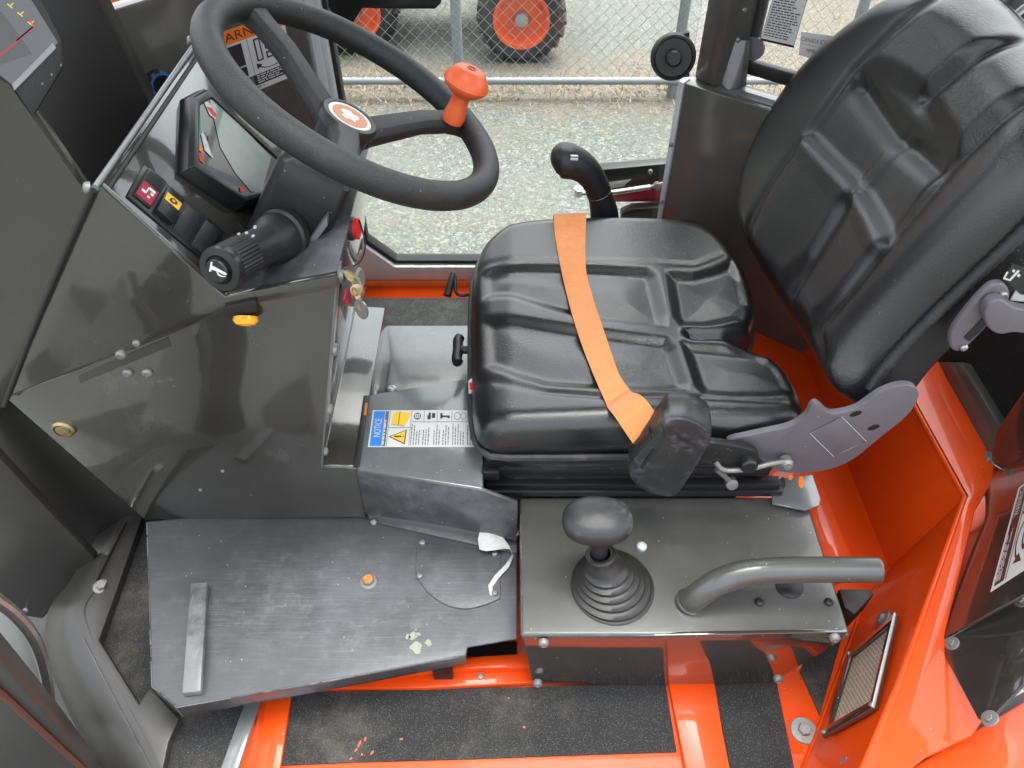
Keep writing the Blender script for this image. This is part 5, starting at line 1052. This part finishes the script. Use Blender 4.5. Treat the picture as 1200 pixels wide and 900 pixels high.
# ------------------------------------------------------------------ seat belt
belt = thing('seat_belt', 'orange seat belt webbing draped over the cushion into its black buckle housing', 'seat belt', (.15, .9, .33))
def on_seat(px, py, lift):
    z = ZS
    for _ in range(12):
        p = PZ(px, py, z); dd = abs(sdf(V([p[0]]), V([p[1]]), B))[0] if True else 0; t = max(0, 1 - dd / .036); e = .036 * (1 - math.sqrt(max(0, 1 - t * t))); z = cush(V([p[0]]), V([p[1]]))[0] - e * .9 + lift
    return PZ(px, py, z)
Lp = smooth_path([(649, 256), (651, 280), (658, 318), (667, 356), (677, 390), (687, 418), (698, 445), (713, 479)], 28); Rp = smooth_path([(687, 254), (686, 280), (687, 318), (695, 350), (705, 380), (715, 410), (726, 440), (740, 460)], 28)
zc = [on_seat((a[0] + b_[0]) / 2, (a[1] + b_[1]) / 2, .003)[2] for a, b_ in zip(Lp, Rp)]; zc = V(zc); top_ = zc.copy()
for _ in range(14): top_ = np.maximum(np.convolve(np.pad(top_, 1, 'edge'), [.25, .5, .25], 'valid'), zc)       # the strap bridges the seams
zl = lambda P_: V([max(on_seat(*p, .003)[2], z) for p, z in zip(P_, top_)])
def soft(z): 
    w = z.copy()
    for _ in range(8): w = np.maximum(np.convolve(np.pad(w, 1, 'edge'), [.25, .5, .25], 'valid'), z)
    return w
lft = [PZ(*p, z) for p, z in zip(Lp, soft(zl(Lp)))]; rgt = [PZ(*p, z) for p, z in zip(Rp, soft(zl(Rp)))]
far_l, far_r = lft[0], rgt[0]
lft = [far_l + V([-.002, .03, -.10]), far_l + V([0, .028, -.03]), far_l + V([0, .018, -.004])] + lft; rgt = [far_r + V([-.002, .03, -.10]), far_r + V([0, .028, -.03]), far_r + V([0, .018, -.004])] + rgt
for (a, b_, ya, yb2) in (((722, 490), (752, 464), .722, .735), ((734, 508), (766, 482), .705, .715), ((742, 520), (766, 502), .695, .705), ((748, 530), (764, 514), .694, .70)): lft.append(PY(*a, ya)); rgt.append(PY(*b_, yb2))
def sm(A, n=120): return [V(p) for p in smooth_path(A, n)]
build(MB().ribbon(sm(lft), sm(rgt), .0022), 'webbing', 'webbing', belt, ang=60)
for k in (.09, .91):
    ln_ = [a * (1 - k) + b_ * k + V([-.0006, -.0005, .0009]) for a, b_ in zip(sm(lft), sm(rgt))]; build(MB().tube(ln_, .00055, 6), 'edge_stitch', 'webbing', belt)
bo = [(779, 495), (790, 491), (812, 492), (831, 503), (834, 514), (830, 526), (806, 566), (794, 582), (782, 586), (758, 580), (741, 568), (736, 556), (742, 540), (764, 516)]
Pb = poly3(bo, on_y(.672)); bc = sum(Pb) / len(Pb); ax_b = unit([.12, .55, -.25]); rows = []
for s, k in ((-.004, .62), (-.001, .86), (.003, .96), (.010, 1.0), (.030, 1.0), (.042, .97), (.046, .9)): rows.append([bc + (V(p) - bc) * k + V([.10, 1, .22]) * s for p in smooth_path(Pb, 70, True)])
mb = MB().grid(rows, closed=True); mb.poly(rows[0]); mb.poly(rows[-1]); hb = build(mb, 'buckle_housing', 'scuffed_plastic', belt, ang=60)
build(MB().prism([tuple(p) for p in smooth_path(poly3([(777, 505), (783, 494), (806, 493), (829, 506), (831, 522), (818, 528), (796, 526), (782, 518)], on_y(.668)), 40, True)], V([.10, 1, .22]) * .006), 'release_cap', 'scuffed_plastic', hb, bevel=.002, bseg=3)
build(MB().prism(poly3([(738, 538), (762, 512), (768, 516), (752, 536), (742, 546)], on_y(.676)), (0, .02, 0)), 'belt_slot', 'black_plastic', hb, bevel=.001)
build(MB().prism(poly3([(750, 548), (765, 528), (768, 529), (753, 550)], on_y(.667)), (0, .002, 0)), 'side_groove', 'rubber_black', hb)
build(MB().prism([tuple(p) for p in smooth_path(poly3([(826, 520), (866, 524), (886, 530), (890, 540), (884, 550), (868, 552), (822, 540)], on_y(.700)), 40, True)], (0, .012, 0)), 'belt_anchor', 'black_plastic', belt, bevel=.002)
build(MB().lathe([(.013, 0), (.0125, .012), (.010, .015), (0, .015)], PY(876, 540, .70), (0, -1, .1), 20), 'anchor_bolt', 'black_plastic', belt)

# ------------------------------------------------------------------ joystick on the far side of the seat
yj = 1.335; jy = on_y(yj)
js = thing('joystick', 'dark grey joystick lever with rounded head beyond the far side of the seat', 'joystick', tuple(jy(705, 262)))
p_ = smooth_path([jy(710, 275), jy(708, 250), jy(704, 232), jy(697, 214), jy(688, 201), jy(677, 193), jy(666, 189), jy(657, 188), jy(650, 189), jy(646, 190)], 54)
rr = np.interp(np.linspace(0, 1, len(p_)), np.linspace(0, 1, 10), [.0290, .0285, .0245, .0250, .0275, .0310, .0340, .0330, .0230, .0070])
mb = MB().tube(p_, list(rr), 24); build(mb, 'handle', 'black_plastic', js, ang=80)
build(MB().tube([p_[14] + 0.0255 * (math.cos(t) * V([.92, 0, .38]) + math.sin(t) * V([0, 1, 0])) for t in np.linspace(0, 2 * math.pi, 24, endpoint=False)], .0006, 4, closed=True), 'seam', 'plate_paint', js)
pj = jy(671, 172); build(MB().prism([V(pj) + V([a, -.040, b_]) * 1 for a, b_ in ((-.006, .004), (.008, .003), (.0085, .0005), (-.0055, .0012))], (0, .004, 0)).prism([V(pj) + V([a, -.041, b_ - .006]) for a, b_ in ((-.006, .004), (.008, .003), (.0085, .0005), (-.0055, .0012))], (0, .004, 0)), 'white_marks', 'white_print', js)
build(MB().box(jy(705, 262) + V([.06, 0, -.14]), (.30, .10, .24)), 'side_console', 'black_plastic', js, bevel=.01)

# linkage and arm seen through the far glass
ln = thing('outside_linkage', 'black and red lift arms with hydraulic rod outside the far window', 'linkage', (.28, 1.62, .2))
yo = 1.62; oy = on_y(yo)
build(MB().prism(poly3([(703, 199), (800, 190), (800, 213), (709, 221)], oy), (0, .03, 0)), 'upper_arm', 'rubber_black', ln, bevel=.003)
build(MB().prism(poly3([(708, 221), (800, 210), (800, 237), (712, 237)], on_y(yo + .03)), (0, .03, 0)), 'lower_arm', 'maroon_print', ln, bevel=.003)
build(MB().prism(poly3([(711, 214), (740, 210), (730, 219), (712, 221)], on_y(yo - .002)), (0, .002, 0)), 'pivot_plate', 'frame_grey', ln)
build(MB().prism(poly3([(728, 251), (742, 245), (800, 242), (800, 260), (728, 260)], on_y(yo + .01)), (0, .03, 0)), 'foot_arm', 'rubber_black', ln, bevel=.003)
build(MB().tube([PY(714, 226, yo - .02), PY(762, 219, yo - .02)], .0065, 12), 'rod', 'steel', ln); build(MB().tube([PY(762, 219, yo - .02), PY(783, 213, yo - .02)], .004, 12), 'rod', 'zinc', ln)
build(MB().lathe([(.009, -.008), (.009, .008), (.0, .010)], PY(770, 218, yo - .022), (0, -1, .2), 16), 'rod_end', 'zinc', ln); build(MB().lathe([(.010, -.012), (.010, .010), (.0, .013)], PY(678, 224, yo - .02), (0, -.3, 1), 16).tube([PY(678, 226, yo - .02), PY(714, 226, yo - .02)], .006, 10), 'rod_end', 'steel', ln)
bolt(ln, PY(786, 212, yo - .03), (0, -1, .2), .011); bolt(ln, PY(762, 201, yo - .002), (0, -1, .2), .006)
